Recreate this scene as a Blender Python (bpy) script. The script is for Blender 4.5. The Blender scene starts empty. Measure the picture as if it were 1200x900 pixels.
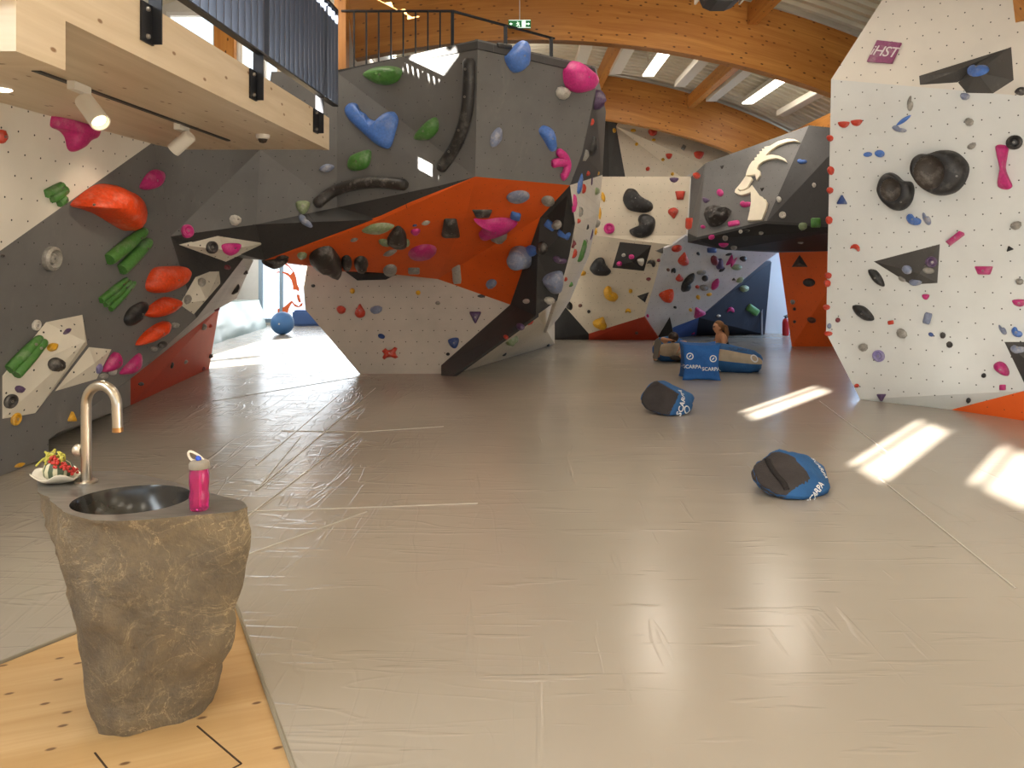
import bpy, bmesh, math, random
from mathutils import Vector, Matrix, noise
from mathutils.bvhtree import BVHTree
from mathutils.geometry import tessellate_polygon
random.seed(7)
S = bpy.context.scene
COL = S.collection
F, CH, HY = 900.0, 1.65, 310.0          # focal length (px of a 1200 frame), eye height, horizon row
CAM = Vector((0, 0, CH))
def P(px, py, Y):
    return Vector(((px-600)*Y/F, Y, CH+(HY-py)*Y/F))
def FL(px, py, z=0.0):
    Y = F*(CH-z)/(py-HY)
    return Vector(((px-600)*Y/F, Y, z))
def ZP(px, py, z):
    Y = F*(z-CH)/(HY-py)
    return Vector(((px-600)*Y/F, Y, z))
def ray(px, py):
    return Vector(((px-600)/F, 1, (HY-py)/F)).normalized()
def lin(h):
    h = h.lstrip('#')
    r = [int(h[i:i+2], 16)/255 for i in (0, 2, 4)]
    return tuple([(v/12.92 if v <= .04045 else ((v+.055)/1.055)**2.4) for v in r])+(1.0,)

# ---------------------------------------------------------------- materials
MATS = {}
def new_mat(name):
    m = bpy.data.materials.new(name); m.use_nodes = True
    nt = m.node_tree
    return m, nt, nt.nodes['Principled BSDF']
def N(nt, t, **kw):
    n = nt.nodes.new(t)
    for k, v in kw.items():
        setattr(n, k, v)
    return n
def L(nt, a, b): nt.links.new(a, b)
def mixc(nt, fac, a, b, blend='MIX'):
    n = N(nt, 'ShaderNodeMix', data_type='RGBA', blend_type=blend)
    for sock, v in ((n.inputs[0], fac), (n.inputs[6], a), (n.inputs[7], b)):
        if hasattr(v, 'links'): L(nt, v, sock)
        else: sock.default_value = v
    return n.outputs[2]
def math_n(nt, op, a, b=None, clamp=False):
    n = N(nt, 'ShaderNodeMath', operation=op, use_clamp=clamp)
    for i, v in enumerate((a, b)):
        if v is None: continue
        if hasattr(v, 'links'): L(nt, v, n.inputs[i])
        else: n.inputs[i].default_value = v
    return n.outputs[0]
def mrange(nt, v, a, b, c=0.0, d=1.0):
    n = N(nt, 'ShaderNodeMapRange')
    L(nt, v, n.inputs[0])
    for i, x in enumerate((a, b, c, d)): n.inputs[i+1].default_value = x
    return n.outputs[0]
def coord(nt, kind, scale=(1, 1, 1), rot=(0, 0, 0)):
    t = N(nt, 'ShaderNodeTexCoord'); m = N(nt, 'ShaderNodeMapping')
    m.inputs['Scale'].default_value = scale; m.inputs['Rotation'].default_value = rot
    L(nt, t.outputs[kind], m.inputs[0]); return m.outputs[0]
def nz(nt, vec, scale, detail=4, rough=.55, dist=0.0):
    n = N(nt, 'ShaderNodeTexNoise'); L(nt, vec, n.inputs['Vector'])
    n.inputs['Scale'].default_value = scale; n.inputs['Detail'].default_value = detail
    n.inputs['Roughness'].default_value = rough; n.inputs['Distortion'].default_value = dist
    return n.outputs['Fac']
def bump(nt, b, h, strength=.3, dist=.02):
    n = N(nt, 'ShaderNodeBump'); n.inputs['Strength'].default_value = strength
    n.inputs['Distance'].default_value = dist
    L(nt, h, n.inputs['Height']); L(nt, n.outputs[0], b.inputs['Normal'])

def mat_plain(name, col, rough=.6, metal=0.0, spec=.5, noise_amt=.0, coat=0.0):
    if name in MATS: return MATS[name]
    m, nt, b = new_mat(name)
    c = lin(col)
    b.inputs['Base Color'].default_value = c
    if noise_amt:
        f = nz(nt, coord(nt, 'Object'), 9, 5)
        d = tuple(x*(1-noise_amt) for x in c[:3])+(1,)
        L(nt, mixc(nt, mrange(nt, f, .35, .7), c, d), b.inputs['Base Color'])
    b.inputs['Roughness'].default_value = rough; b.inputs['Metallic'].default_value = metal
    b.inputs['Specular IOR Level'].default_value = spec
    b.inputs['Coat Weight'].default_value = coat
    MATS[name] = m; return m
def mat_emit(name, col, s):
    if name in MATS: return MATS[name]
    m, nt, b = new_mat(name)
    b.inputs['Base Color'].default_value = lin(col)
    b.inputs['Emission Color'].default_value = lin(col); b.inputs['Emission Strength'].default_value = s
    MATS[name] = m; return m
def mat_panel(name, col, holes=.17, chalk=.35, hole_r=.0085, rough=.62, scuff='#e8e4dc', dirt=.12):
    """painted climbing plywood: bolt holes in a grid, chalk smears and rubber dirt"""
    if name in MATS: return MATS[name]
    m, nt, b = new_mat(name)
    c = lin(col)
    uv = coord(nt, 'UV')
    big = nz(nt, uv, 1.1, 5, .6)
    fine = nz(nt, uv, 14, 4, .65)
    sm = nz(nt, coord(nt, 'UV', (1.0, .45, 1)), 3.2, 6, .7, .6)
    dark = tuple(x*(1-dirt*2.2) for x in c[:3])+(1,)
    col1 = mixc(nt, mrange(nt, big, .42, .75), c, dark)
    fac = math_n(nt, 'MULTIPLY', mrange(nt, sm, .56, .82), chalk, True)
    fac = math_n(nt, 'MULTIPLY', fac, mrange(nt, fine, .35, .65, .3, 1.0), True)
    col2 = mixc(nt, fac, col1, lin(scuff))
    speck = mrange(nt, nz(nt, uv, 60, 2), .68, .74, 0, chalk*.7)
    col2 = mixc(nt, speck, col2, lin(scuff))
    if holes:
        sep = N(nt, 'ShaderNodeSeparateXYZ'); L(nt, uv, sep.inputs[0])
        row = math_n(nt, 'FLOOR', math_n(nt, 'DIVIDE', sep.outputs[1], holes))
        off = math_n(nt, 'MULTIPLY', math_n(nt, 'MODULO', row, 2.0), .5)
        u = math_n(nt, 'SUBTRACT', math_n(nt, 'FRACT', math_n(nt, 'ADD', math_n(nt, 'DIVIDE', sep.outputs[0], holes), off)), .5)
        v = math_n(nt, 'SUBTRACT', math_n(nt, 'FRACT', math_n(nt, 'DIVIDE', sep.outputs[1], holes)), .5)
        r = math_n(nt, 'SQRT', math_n(nt, 'ADD', math_n(nt, 'MULTIPLY', u, u), math_n(nt, 'MULTIPLY', v, v)))
        hole = mrange(nt, r, hole_r/holes*.8, hole_r/holes*1.2, 1, 0)
        col2 = mixc(nt, hole, col2, (.012, .011, .010, 1))
    L(nt, col2, b.inputs['Base Color'])
    b.inputs['Roughness'].default_value = rough
    b.inputs['Specular IOR Level'].default_value = .4
    bump(nt, b, fine, .06, .01)
    MATS[name] = m; return m
def mat_wood(name, light, dark, knots='#4a2810', rough=.45, scale=1.0, lam=0.0, knot_size=.11, kscale=None):
    """timber; UV u runs along the grain, metres"""
    if name in MATS: return MATS[name]
    m, nt, b = new_mat(name)
    uv = coord(nt, 'UV', (.35*scale, 5*scale, 1))
    g = nz(nt, uv, 2.2, 6, .6, .8)
    g2 = nz(nt, coord(nt, 'UV', (.8*scale, 30*scale, 1)), 2.0, 4, .6, .2)
    col = mixc(nt, mrange(nt, g, .3, .72), lin(light), lin(dark))
    col = mixc(nt, mrange(nt, g2, .45, .8, 0, .35), col, lin(dark))
    kv = N(nt, 'ShaderNodeTexVoronoi', voronoi_dimensions='2D'); kv.inputs['Scale'].default_value = kscale or (5.0 if lam else 3.2)*scale
    kv.inputs['Randomness'].default_value = 1.0
    L(nt, coord(nt, 'UV', (.9, 1.8, 1)), kv.inputs['Vector'])
    kf = mrange(nt, kv.outputs['Distance'], knot_size*.55, knot_size, 1, 0)
    sep = N(nt, 'ShaderNodeSeparateColor'); L(nt, kv.outputs['Color'], sep.inputs[0])
    kf = math_n(nt, 'MULTIPLY', kf, mrange(nt, sep.outputs[0], .42, .46, 0, .9))
    col = mixc(nt, kf, col, lin(knots))
    if lam:
        s2 = N(nt, 'ShaderNodeSeparateXYZ'); L(nt, coord(nt, 'UV'), s2.inputs[0])
        fr = math_n(nt, 'FRACT', math_n(nt, 'DIVIDE', s2.outputs[1], lam))
        col = mixc(nt, mrange(nt, fr, 0.0, .06, .45, 0), col, lin(dark))
        wn = N(nt, 'ShaderNodeTexWhiteNoise', noise_dimensions='1D')
        L(nt, math_n(nt, 'FLOOR', math_n(nt, 'DIVIDE', s2.outputs[1], lam)), wn.inputs['W'])
        col = mixc(nt, mrange(nt, wn.outputs['Value'], 0, 1, 0, .35), col, lin(dark))
    L(nt, col, b.inputs['Base Color']); b.inputs['Roughness'].default_value = rough
    bump(nt, b, g2, .08, .01)
    MATS[name] = m; return m
def mat_hold(name, col, chalk=.45, rough=.5, grain=.25):
    """cast resin hold with chalk worn into it"""
    if name in MATS: return MATS[name]
    m, nt, b = new_mat(name)
    oc = coord(nt, 'Object')
    n1 = nz(nt, oc, 7, 5, .65); n2 = nz(nt, oc, 40, 3, .6)
    c = lin(col); d = tuple(x*.72 for x in c[:3])+(1,)
    base = mixc(nt, mrange(nt, n2, .35, .7), c, d)
    f = mrange(nt, n1, .52, .74, 0, chalk)
    L(nt, mixc(nt, f, base, lin('#d8d2ca')), b.inputs['Base Color'])
    b.inputs['Roughness'].default_value = rough
    bump(nt, b, n2, grain, .01)
    MATS[name] = m; return m
def mat_fabric(name, col, rough=.85):
    if name in MATS: return MATS[name]
    m, nt, b = new_mat(name)
    oc = coord(nt, 'Object'); n1 = nz(nt, oc, 6, 4); n2 = nz(nt, oc, 90, 2)
    c = lin(col); d = tuple(x*.75 for x in c[:3])+(1,)
    L(nt, mixc(nt, mrange(nt, n1, .35, .7), c, d), b.inputs['Base Color'])
    b.inputs['Roughness'].default_value = rough; b.inputs['Specular IOR Level'].default_value = .3
    h = math_n(nt, 'ADD', math_n(nt, 'MULTIPLY', n1, 2.0), n2)
    bump(nt, b, h, .35, .02)
    MATS[name] = m; return m

GREY = mat_panel('grey_wall_paint', '#696867', chalk=.22, scuff='#aaa59d', hole_r=.006)
DARK = mat_panel('dark_wall_paint', '#3b3a3a', chalk=.12, scuff='#a8a49d', hole_r=.006)
BLACKW = mat_panel('black_wall_paint', '#2c2b2b', chalk=.10, scuff='#a8a49d', hole_r=.005)
WHITE = mat_panel('white_wall_paint', '#d9d3c8', chalk=.1, hole_r=.0075, scuff='#b9b2a8', dirt=.05)
WHITEL = mat_panel('white_wall_paint_dotted', '#d2d4d2', chalk=.08, hole_r=.0075, scuff='#aaa49b', dirt=.05)
TANW = mat_panel('cream_wall_paint', '#cfc4b0', chalk=.1, hole_r=.006, scuff='#9c9285', dirt=.07)
ORANGE = mat_panel('orange_wall_paint', '#dc5a12', chalk=.12, hole_r=.005, scuff='#e0926a', dirt=.08)
REDW = mat_panel('red_wall_paint', '#ad3a20', chalk=.12, hole_r=.005, scuff='#c98a78', dirt=.08)
BLUEW = mat_panel('navy_wall_paint', '#1e2434', chalk=.12, hole_r=.005, scuff='#8f98ad')
BLUEL = mat_panel('blue_wall_paint', '#3f5d9c', chalk=.12, hole_r=.005, scuff='#8f98ad')
GLULAM = mat_wood('glulam_timber', '#d29548', '#ad6c2c', '#3c1c08', lam=.045*4, knot_size=.12, scale=1.0)
PLY = mat_wood('pale_timber', '#d6c5ab', '#c2ad8e', '#7a5530', scale=.6, knot_size=.075, kscale=3.0)
PLYF = mat_wood('floor_plywood', '#c9a87a', '#b08b58', '#5a381c', scale=.7, knot_size=.085, kscale=4.5, rough=.5)
STEEL = mat_plain('black_steel', '#2b2c30', .45, .6)
SLAT = mat_plain('anthracite_steel', '#596275', .35, .3)
CHROME = mat_plain('brushed_steel', '#b9b0a2', .28, 1.0)
WPLAST = mat_plain('white_plastic', '#d8d2c6', .4)
BOLT = mat_plain('bolt_steel', '#9a9690', .35, .9)
WALLP = mat_plain('white_plaster', '#d9d6d0', .8, noise_amt=.04)

# ---------------------------------------------------------------- builders
def link(name, me, m, parent=None):
    o = bpy.data.objects.new(name, me); COL.objects.link(o)
    for x in (m if isinstance(m, (list, tuple)) else [m]):
        if x: me.materials.append(x)
    if parent: o.parent = parent
    return o
def tag(o, label, cat, group=None, kind=None):
    o['label'] = label; o['category'] = cat
    if group: o['group'] = group
    if kind: o['kind'] = kind
    return o
def struct(o):
    o['kind'] = 'structure'; return o
def empty(name, loc, label, cat, group=None):
    o = bpy.data.objects.new(name, None); COL.objects.link(o); o.location = loc
    o.empty_display_size = .1
    return tag(o, label, cat, group)
def to_mesh(name, bm, smooth=False, angle=None):
    me = bpy.data.meshes.new(name); bm.normal_update()
    if smooth:
        for f in bm.faces: f.smooth = True
        if angle is not None:
            for e in bm.edges:
                if len(e.link_faces) == 2 and e.calc_face_angle(0) > angle: e.smooth = False
    bm.to_mesh(me); bm.free(); return me
def fin(name, bm, m, parent=None, smooth=False, angle=None, recalc=True):
    """bmesh with world coordinates -> object whose origin sits at its own centre (or at its parent's frame)"""
    if recalc: bmesh.ops.recalc_face_normals(bm, faces=bm.faces)
    if parent is None:
        lo = Vector([min(v.co[i] for v in bm.verts) for i in range(3)])
        hi = Vector([max(v.co[i] for v in bm.verts) for i in range(3)])
        c = Vector(((lo.x+hi.x)/2, (lo.y+hi.y)/2, lo.z))
        bmesh.ops.translate(bm, verts=bm.verts, vec=-c)
        o = link(name, to_mesh(name, bm, smooth, angle), m); o.location = c
    else:
        q, off = parent, Vector()
        while q is not None: off = off+q.location; q = q.parent
        bmesh.ops.translate(bm, verts=bm.verts, vec=-off)
        o = link(name, to_mesh(name, bm, smooth, angle), m, parent)
    return o
def box(bm, lo, hi, mi=0):
    vs = [bm.verts.new((x, y, z)) for x in (lo[0], hi[0]) for y in (lo[1], hi[1]) for z in (lo[2], hi[2])]
    for q in ((0, 1, 3, 2), (4, 6, 7, 5), (0, 4, 5, 1), (2, 3, 7, 6), (0, 2, 6, 4), (1, 5, 7, 3)):
        f = bm.faces.new([vs[i] for i in q]); f.material_index = mi
    return vs
def obox(bm, c, ax, size, mi=0):
    """box at centre c with axes ax (3 unit vectors) and full sizes"""
    vs = [bm.verts.new(c+ax[0]*(sx*size[0]/2)+ax[1]*(sy*size[1]/2)+ax[2]*(sz*size[2]/2)) for sx in (-1, 1) for sy in (-1, 1) for sz in (-1, 1)]
    for q in ((0, 1, 3, 2), (4, 6, 7, 5), (0, 4, 5, 1), (2, 3, 7, 6), (0, 2, 6, 4), (1, 5, 7, 3)):
        f = bm.faces.new([vs[i] for i in q]); f.material_index = mi
    return vs
def frame_of(d, up=Vector((0, 0, 1))):
    d = d.normalized()
    if abs(d.dot(up)) > .95: up = Vector((1, 0, 0))
    x = d.cross(up).normalized(); return x, x.cross(d).normalized()
def tube(bm, pts, rad, seg=12, caps=True, mi=0, flat=None):
    """swept tube; rad number or list; flat=(normal, ratio) squashes it along a normal"""
    pts = [Vector(p) for p in pts]; n = len(pts)
    rings = []; pu = None
    for i, p in enumerate(pts):
        d = (pts[min(i+1, n-1)]-pts[max(i-1, 0)]).normalized()
        if flat:
            v = flat[0]-d*flat[0].dot(d)
            v = v.normalized(); u = d.cross(v).normalized()
        else:
            if pu is None: u, v = frame_of(d)
            else:
                u = (pu-d*pu.dot(d)).normalized(); v = u.cross(d).normalized()
        pu = u
        r = rad[i] if isinstance(rad, (list, tuple)) else rad
        k = flat[1] if flat else 1
        rings.append([bm.verts.new(p+u*(r*math.cos(2*math.pi*j/seg))+v*(r*k*math.sin(2*math.pi*j/seg))) for j in range(seg)])
    for a, b in zip(rings, rings[1:]):
        for j in range(seg):
            f = bm.faces.new((a[j], a[(j+1) % seg], b[(j+1) % seg], b[j])); f.material_index = mi
    if caps:
        for r in (rings[0], rings[-1]):
            f = bm.faces.new(r); f.material_index = mi
    return rings
def catmull(pts, k=6, closed=False):
    pts = [Vector(p) for p in pts]; n = len(pts); out = []
    rng = range(n if closed else n-1)
    for i in rng:
        if closed: p0, p1, p2, p3 = pts[i-1], pts[i], pts[(i+1) % n], pts[(i+2) % n]
        else: p0, p1, p2, p3 = pts[max(i-1, 0)], pts[i], pts[i+1], pts[min(i+2, n-1)]
        for j in range(k):
            t = j/k
            out.append(.5*((2*p1)+(p2-p0)*t+(2*p0-5*p1+4*p2-p3)*t*t+(3*p1-p0-3*p2+p3)*t**3))
    if not closed: out.append(pts[-1])
    return out
def revolve(bm, prof, c, seg=24, mi=0, axis=None):
    """lathe (r,z) profile about the vertical through c (or about axis=(u,v,w))"""
    u, v, w = axis if axis else (Vector((1, 0, 0)), Vector((0, 1, 0)), Vector((0, 0, 1)))
    rings = []
    for r, z in prof:
        if r < 1e-5: rings.append([bm.verts.new(c+w*z)])
        else: rings.append([bm.verts.new(c+u*(r*math.cos(2*math.pi*j/seg))+v*(r*math.sin(2*math.pi*j/seg))+w*z) for j in range(seg)])
    for a, b in zip(rings, rings[1:]):
        for j in range(seg):
            k = (j+1) % seg
            if len(a) == 1 and len(b) == 1: continue
            q = (a[0], b[k], b[j]) if len(a) == 1 else ((a[j], a[k], b[0]) if len(b) == 1 else (a[j], a[k], b[k], b[j]))
            f = bm.faces.new(q); f.material_index = mi
def uv_face_project(bm, udir=None):
    """UVs in metres, each face in its own plane; u horizontal (or along udir)"""
    lay = bm.loops.layers.uv.verify(); bm.normal_update()
    for f in bm.faces:
        n = f.normal
        if udir is not None:
            u = udir-n*udir.dot(n)
            if u.length < .05: u = n.orthogonal()
        else:
            u = Vector((0, 0, 1)).cross(n)
            if u.length < .15: u = Vector((1, 0, 0))-n*n.x
        u.normalize(); v = n.cross(u)
        for l in f.loops: l[lay].uv = (l.vert.co.dot(u), l.vert.co.dot(v))

WALL_TRIS = []          # (v0,v1,v2,wall_id) for placing holds
def newell(pts):
    n = Vector()
    for a, b in zip(pts, pts[1:]+pts[:1]):
        n += Vector(((a.y-b.y)*(a.z+b.z), (a.z-b.z)*(a.x+b.x), (a.x-b.x)*(a.y+b.y)))
    return n.normalized()
def slab(bm, pts, t=.05, wall=None, mi=0):
    """solid panel: polygon pts (front) extruded away from the eye by t"""
    n = newell(pts); c = sum(pts, Vector())/len(pts)
    if n.dot(CAM-c) < 0: n = -n
    tr = tessellate_polygon([pts])
    fr = [bm.verts.new(p) for p in pts]; bk = [bm.verts.new(p-n*t) for p in pts]
    for a, b, d in tr:
        for ring in (fr, bk):
            try: f = bm.faces.new((ring[a], ring[b], ring[d])); f.material_index = mi
            except ValueError: pass
        if wall: WALL_TRIS.append((pts[a].copy(), pts[b].copy(), pts[d].copy(), wall))
    k = len(pts)
    for i in range(k):
        f = bm.faces.new((fr[i], fr[(i+1) % k], bk[(i+1) % k], bk[i])); f.material_index = mi
    uvl = bm.loops.layers.uv.verify()
    u = Vector((0, 0, 1)).cross(n)
    if u.length < .15: u = Vector((1, 0, 0))
    u = (u-n*u.dot(n)).normalized(); v = n.cross(u)
    for f in bm.faces:
        for l in f.loops:
            if l.vert in vs_cache(fr, bk): l[uvl].uv = (l.vert.co.dot(u), l.vert.co.dot(v))
_vc = {}
def vs_cache(a, b):
    k = id(a)
    if _vc.get('k') is not a:
        _vc['k'] = a; _vc['s'] = set(a) | set(b)
    return _vc['s']
def panel(name, parent, m, pts, wall, t=.05, label=None):
    bm = bmesh.new()
    pts = [p if isinstance(p, Vector) else P(*p) for p in pts]
    slab(bm, pts, t, wall)
    o = fin(name, bm, m, parent)
    if label: o['label'] = label
    return o
def holed(bm, u0, u1, v0, v1, holes, place, t):
    """wall slab in (u,v) with rectangular holes, as boxes; place(u,v,w)->xyz"""
    us = sorted({u0, u1, *[h[0] for h in holes], *[h[1] for h in holes]})
    vs = sorted({v0, v1, *[h[2] for h in holes], *[h[3] for h in holes]})
    for a, b in zip(us, us[1:]):
        for c, d in zip(vs, vs[1:]):
            mu, mv = (a+b)/2, (c+d)/2
            if any(h[0] < mu < h[1] and h[2] < mv < h[3] for h in holes): continue
            p, q = place(a, c, 0), place(b, d, t)
            box(bm, [min(p[i], q[i]) for i in range(3)], [max(p[i], q[i]) for i in range(3)])
# ================================================================ room shell
RC, RAPEX, RR = .3, 5.98, 12.8           # roof arch: centre x, apex height, radius
def roof_z(x, off=0.0): return RAPEX-RR+math.sqrt((RR-off)**2-(x-RC)**2)
# --- floor of vinyl covered mats
def make_floor_mat():
    m, nt, b = new_mat('vinyl_mat')
    g = coord(nt, 'Object')
    n1 = nz(nt, g, .35, 4); n2 = nz(nt, g, 2.5, 5, .6)
    col = mixc(nt, mrange(nt, n1, .35, .7), lin('#a89f92'), lin('#9b9286'))
    col = mixc(nt, mrange(nt, n2, .55, .8, 0, .12), col, lin('#93877a'))
    # thin scuff strokes
    sc = nz(nt, coord(nt, 'Object', (1, 14, 1), (0, 0, .6)), 3.0, 3, .5, .4)
    sc2 = nz(nt, g, 1.3, 2)
    sf = math_n(nt, 'MULTIPLY', mrange(nt, sc, .70, .74, 0, .5), mrange(nt, sc2, .5, .6))
    col = mixc(nt, sf, col, lin('#6b6259'))
    sep = N(nt, 'ShaderNodeSeparateXYZ'); L(nt, g, sep.inputs[0])
    L(nt, col, b.inputs['Base Color'])
    b.inputs['Roughness'].default_value = .26
    b.inputs['Specular IOR Level'].default_value = .55
    b.inputs['Coat Weight'].default_value = .25; b.inputs['Coat Roughness'].default_value = .18
    # tarpaulin wrinkles: stretched ridges, stronger to the left
    w1 = nz(nt, coord(nt, 'Object', (.55, 3.2, 1), (0, 0, .35)), 1.5, 2, .45, .8)
    w2 = nz(nt, coord(nt, 'Object', (3.0, .5, 1), (0, 0, -.25)), 1.4, 2, .45, .9)
    r1 = math_n(nt, 'ABSOLUTE', math_n(nt, 'SUBTRACT', w1, .5))
    r2 = math_n(nt, 'ABSOLUTE', math_n(nt, 'SUBTRACT', w2, .5))
    ridge = math_n(nt, 'ADD', mrange(nt, r1, 0, .034, 1, 0), mrange(nt, r2, 0, .022, .7, 0))
    left = mrange(nt, sep.outputs[0], -2.7, -.2, 1.5, .0)
    left = math_n(nt, 'MULTIPLY', left, mrange(nt, sep.outputs[1], -5.6, -3.0, .35, 1.0))
    soft = math_n(nt, 'MULTIPLY', nz(nt, coord(nt, 'Object', (.7, 1.6, 1)), .9, 2, .4, .6), 1.6)
    h = math_n(nt, 'ADD', math_n(nt, 'MULTIPLY', ridge, math_n(nt, 'MULTIPLY', left, mrange(nt, nz(nt, g, .8, 2), .36, .56))), soft)
    st1 = mrange(nt, nz(nt, coord(nt, 'Object', (1.1, 9, 1), (0, 0, .12)), 1.6, 2, .5, .3), .62, .70, 0, .5)
    st2 = mrange(nt, nz(nt, coord(nt, 'Object', (9, .8, 1), (0, 0, .2)), 1.4, 2, .5, .3), .66, .74, 0, .5)
    h = math_n(nt, 'ADD', h, math_n(nt, 'MULTIPLY', math_n(nt, 'MAXIMUM', st1, st2), .6))
    bump(nt, b, h, .32, .022)
    return m
VINYL = make_floor_mat()
# triangular timber landing where the stone stands; the mats stop at its edge
wa, wb = FL(345, 900), FL(283, 725); wc, wd = FL(88, 740), FL(0, 775)
def isect(a, b, c, d):
    k = (b.x-a.x)*(d.y-c.y)-(b.y-a.y)*(d.x-c.x)
    t = ((c.x-a.x)*(d.y-c.y)-(c.y-a.y)*(d.x-c.x))/k
    return a+(b-a)*t
apex = isect(wa, wb, wc, wd)
def ext(a, b, t): return a+(b-a)*t
w_r = ext(wb, wa, 6.0); w_l = ext(wc, wd, 14.0)
X0, X1, Y0, Y1 = -8.0, 9.0, -5.2, 21.4
bm = bmesh.new()
def flat_poly(bm, pts, z, t):
    f = [bm.verts.new((p[0], p[1], z)) for p in pts]; k = [bm.verts.new((p[0], p[1], z-t)) for p in pts]
    bm.faces.new(f); bm.faces.new(k[::-1])
    for i in range(len(pts)): bm.faces.new((f[i], k[i], k[(i+1) % len(pts)], f[(i+1) % len(pts)]))
for pts in ([(apex.x, apex.y), (w_r.x, w_r.y), (X1, w_r.y), (X1, Y1), (apex.x, Y1)],
            [(apex.x, apex.y), (apex.x, Y1), (X0, Y1), (X0, w_l.y), (w_l.x, w_l.y)]):
    flat_poly(bm, pts, 0, .3)
bmesh.ops.remove_doubles(bm, verts=bm.verts, dist=1e-4)
struct(fin('floor', bm, VINYL))
bm = bmesh.new()
flat_poly(bm, [(apex.x, apex.y), (w_l.x, w_l.y), (X0, w_l.y), (X0, Y0), (X1, Y0), (X1, w_r.y), (w_r.x, w_r.y)], -.012, .28)
uv_face_project(bm, Vector((.93, .36, 0)))
wf = fin('timber_floor', bm, PLYF); struct(wf)
# inset access hatch joints in the timber landing (thin dark grooves)
bm = bmesh.new()
GROOVE = mat_plain('groove_shadow_gap', '#3a2818', .9)
for (a, b) in (((111, 878), (140, 915)), ((231, 847), (283, 891)), ((283, 891), (262, 902))):
    p, q = FL(*a), FL(*b); d = (q-p); ln = d.length; d.normalize()
    obox(bm, (p+q)/2+Vector((0, 0, -.012)), (d, Vector((-d.y, d.x, 0)), Vector((0, 0, 1))), (ln, .006, .003))
struct(fin('floor_joint', bm, GROOVE))
# raised welt along the mat edge
bm = bmesh.new()
tube(bm, [ext(wb, wa, 3.0)+Vector((0, 0, -.006)), apex+Vector((0, 0, -.006)), ext(wc, wd, 6.0)+Vector((0, 0, -.006))], .011, 8)
struct(fin('floor_trim', bm, mat_plain('mat_edge_vinyl', '#8f8878', .35)))
# welded seams of the vinyl, low flat straps
bm = bmesh.new()
SEAM = mat_plain('vinyl_seam', '#b8b0a4', .3, coat=.3)
def seam(pts, w=.022):
    pp = [FL(*p) for p in pts]
    for p, q in zip(pp, pp[1:]):
        d = (q-p); ln = d.length; d.normalize()
        obox(bm, (p+q)/2+Vector((0, 0, .0015)), (d, Vector((-d.y, d.x, 0)), Vector((0, 0, 1))), (ln, w, .006))
for s in ([(288, 607), (420, 506)], [(288, 600), (560, 590)], [(300, 575), (440, 455)], [(250, 470), (430, 440)], [(290, 650), (430, 600)], [(300, 545), (398, 462)], [(330, 505), (430, 506), (520, 500)],
          [(300, 575), (352, 512)], [(1030, 560), (1190, 690)], [(960, 470), (1060, 545)]):
    seam(s, .011)
struct(fin('floor_seam', bm, SEAM))

# --- arched roof of corrugated steel
def make_corrugated():
    m, nt, b = new_mat('corrugated_steel_roof')
    g = coord(nt, 'Object'); n1 = nz(nt, g, 1.5, 4)
    L(nt, mixc(nt, mrange(nt, n1, .3, .7), lin('#dedac8'), lin('#c9c4b0')), b.inputs['Base Color'])
    b.inputs['Roughness'].default_value = .38; b.inputs['Metallic'].default_value = .1
    return m
bm = bmesh.new(); rows = []
XS = [X0+(X1-X0)*i/30 for i in range(31)]
SKY = (-4.55, -3.2, 4.9, 5.9)            # roof light opening x0,x1,y0,y1
y = Y0
prof = []
while y < Y1:
    for dy, dz in ((0, 0), (.09, 0), (.12, .06), (.21, .06), (.24, 0)): prof.append((y+dy, dz))
    y += .24
for yy, dz in prof: rows.append([bm.verts.new((x, yy, roof_z(x)+dz)) for x in XS])
for a, b_ in zip(rows, rows[1:]):
    for i in range(30):
        c = (a[i].co+b_[i+1].co)/2
        if -4.2 < c.x < -3.3 and 4.95 < c.y < 5.7: continue
        if c.x < -4.75 and c.y < 10 or c.x < -2.35 and c.y > 10.05: continue
        if (a[i].co-b_[i].co).length < 1e-6: continue
        bm.faces.new((a[i], a[i+1], b_[i+1], b_[i]))
bmesh.ops.remove_doubles(bm, verts=bm.verts, dist=1e-5)
struct(fin('ceiling', bm, make_corrugated(), recalc=False))

# --- glulam arches
def arch(Yc, x0=-7.8, x1=8.8, depth=.95, th=.2, off=.1):
    bm = bmesh.new(); uvl = bm.loops.layers.uv.verify(); rings = []
    n = 48
    for i in range(n+1):
        x = x0+(x1-x0)*i/n
        zt = roof_z(x, off); a = math.asin((x-RC)/RR)
        nx, nz_ = math.sin(a), math.cos(a)
        top = Vector((x, Yc, zt)); bot = Vector((x-nx*depth*.6, Yc, zt-nz_*depth))
        rings.append([bm.verts.new(p+Vector((0, s*th/2, 0))) for p in (top, bot) for s in (-1, 1)])
    for i in range(n):
        a, b_ = rings[i], rings[i+1]; s0, s1 = i*(x1-x0)/n, (i+1)*(x1-x0)/n
        for (p, q, v0, v1) in ((0, 2, 0, depth), (1, 3, 0, depth), (2, 3, 1, 1.2), (0, 1, 2, 2.2)):
            f = bm.faces.new((a[p], b_[p], b_[q], a[q]))
            for l, uv in zip(f.loops, ((s0, v0), (s1, v0), (s1, v1), (s0, v1))): l[uvl].uv = uv
    for r in (rings[0], rings[-1]): bm.faces.new((r[0], r[1], r[3], r[2]))
    return bm
for k, (Yc, lab) in enumerate(((11.3, 'honey coloured curved timber roof beam above the boulder railing and exit sign'),
                               (16.8, 'honey coloured curved timber roof beam behind the two lit strip lights'),
                               (4.4, None))):
    o = fin('roof_beam', arch(Yc, -4.6 if Yc < 10 else -2.42), GLULAM)
    if lab: tag(o, lab, 'roof beam', 'curved timber roof beams')
    o['kind'] = 'structure'
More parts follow.
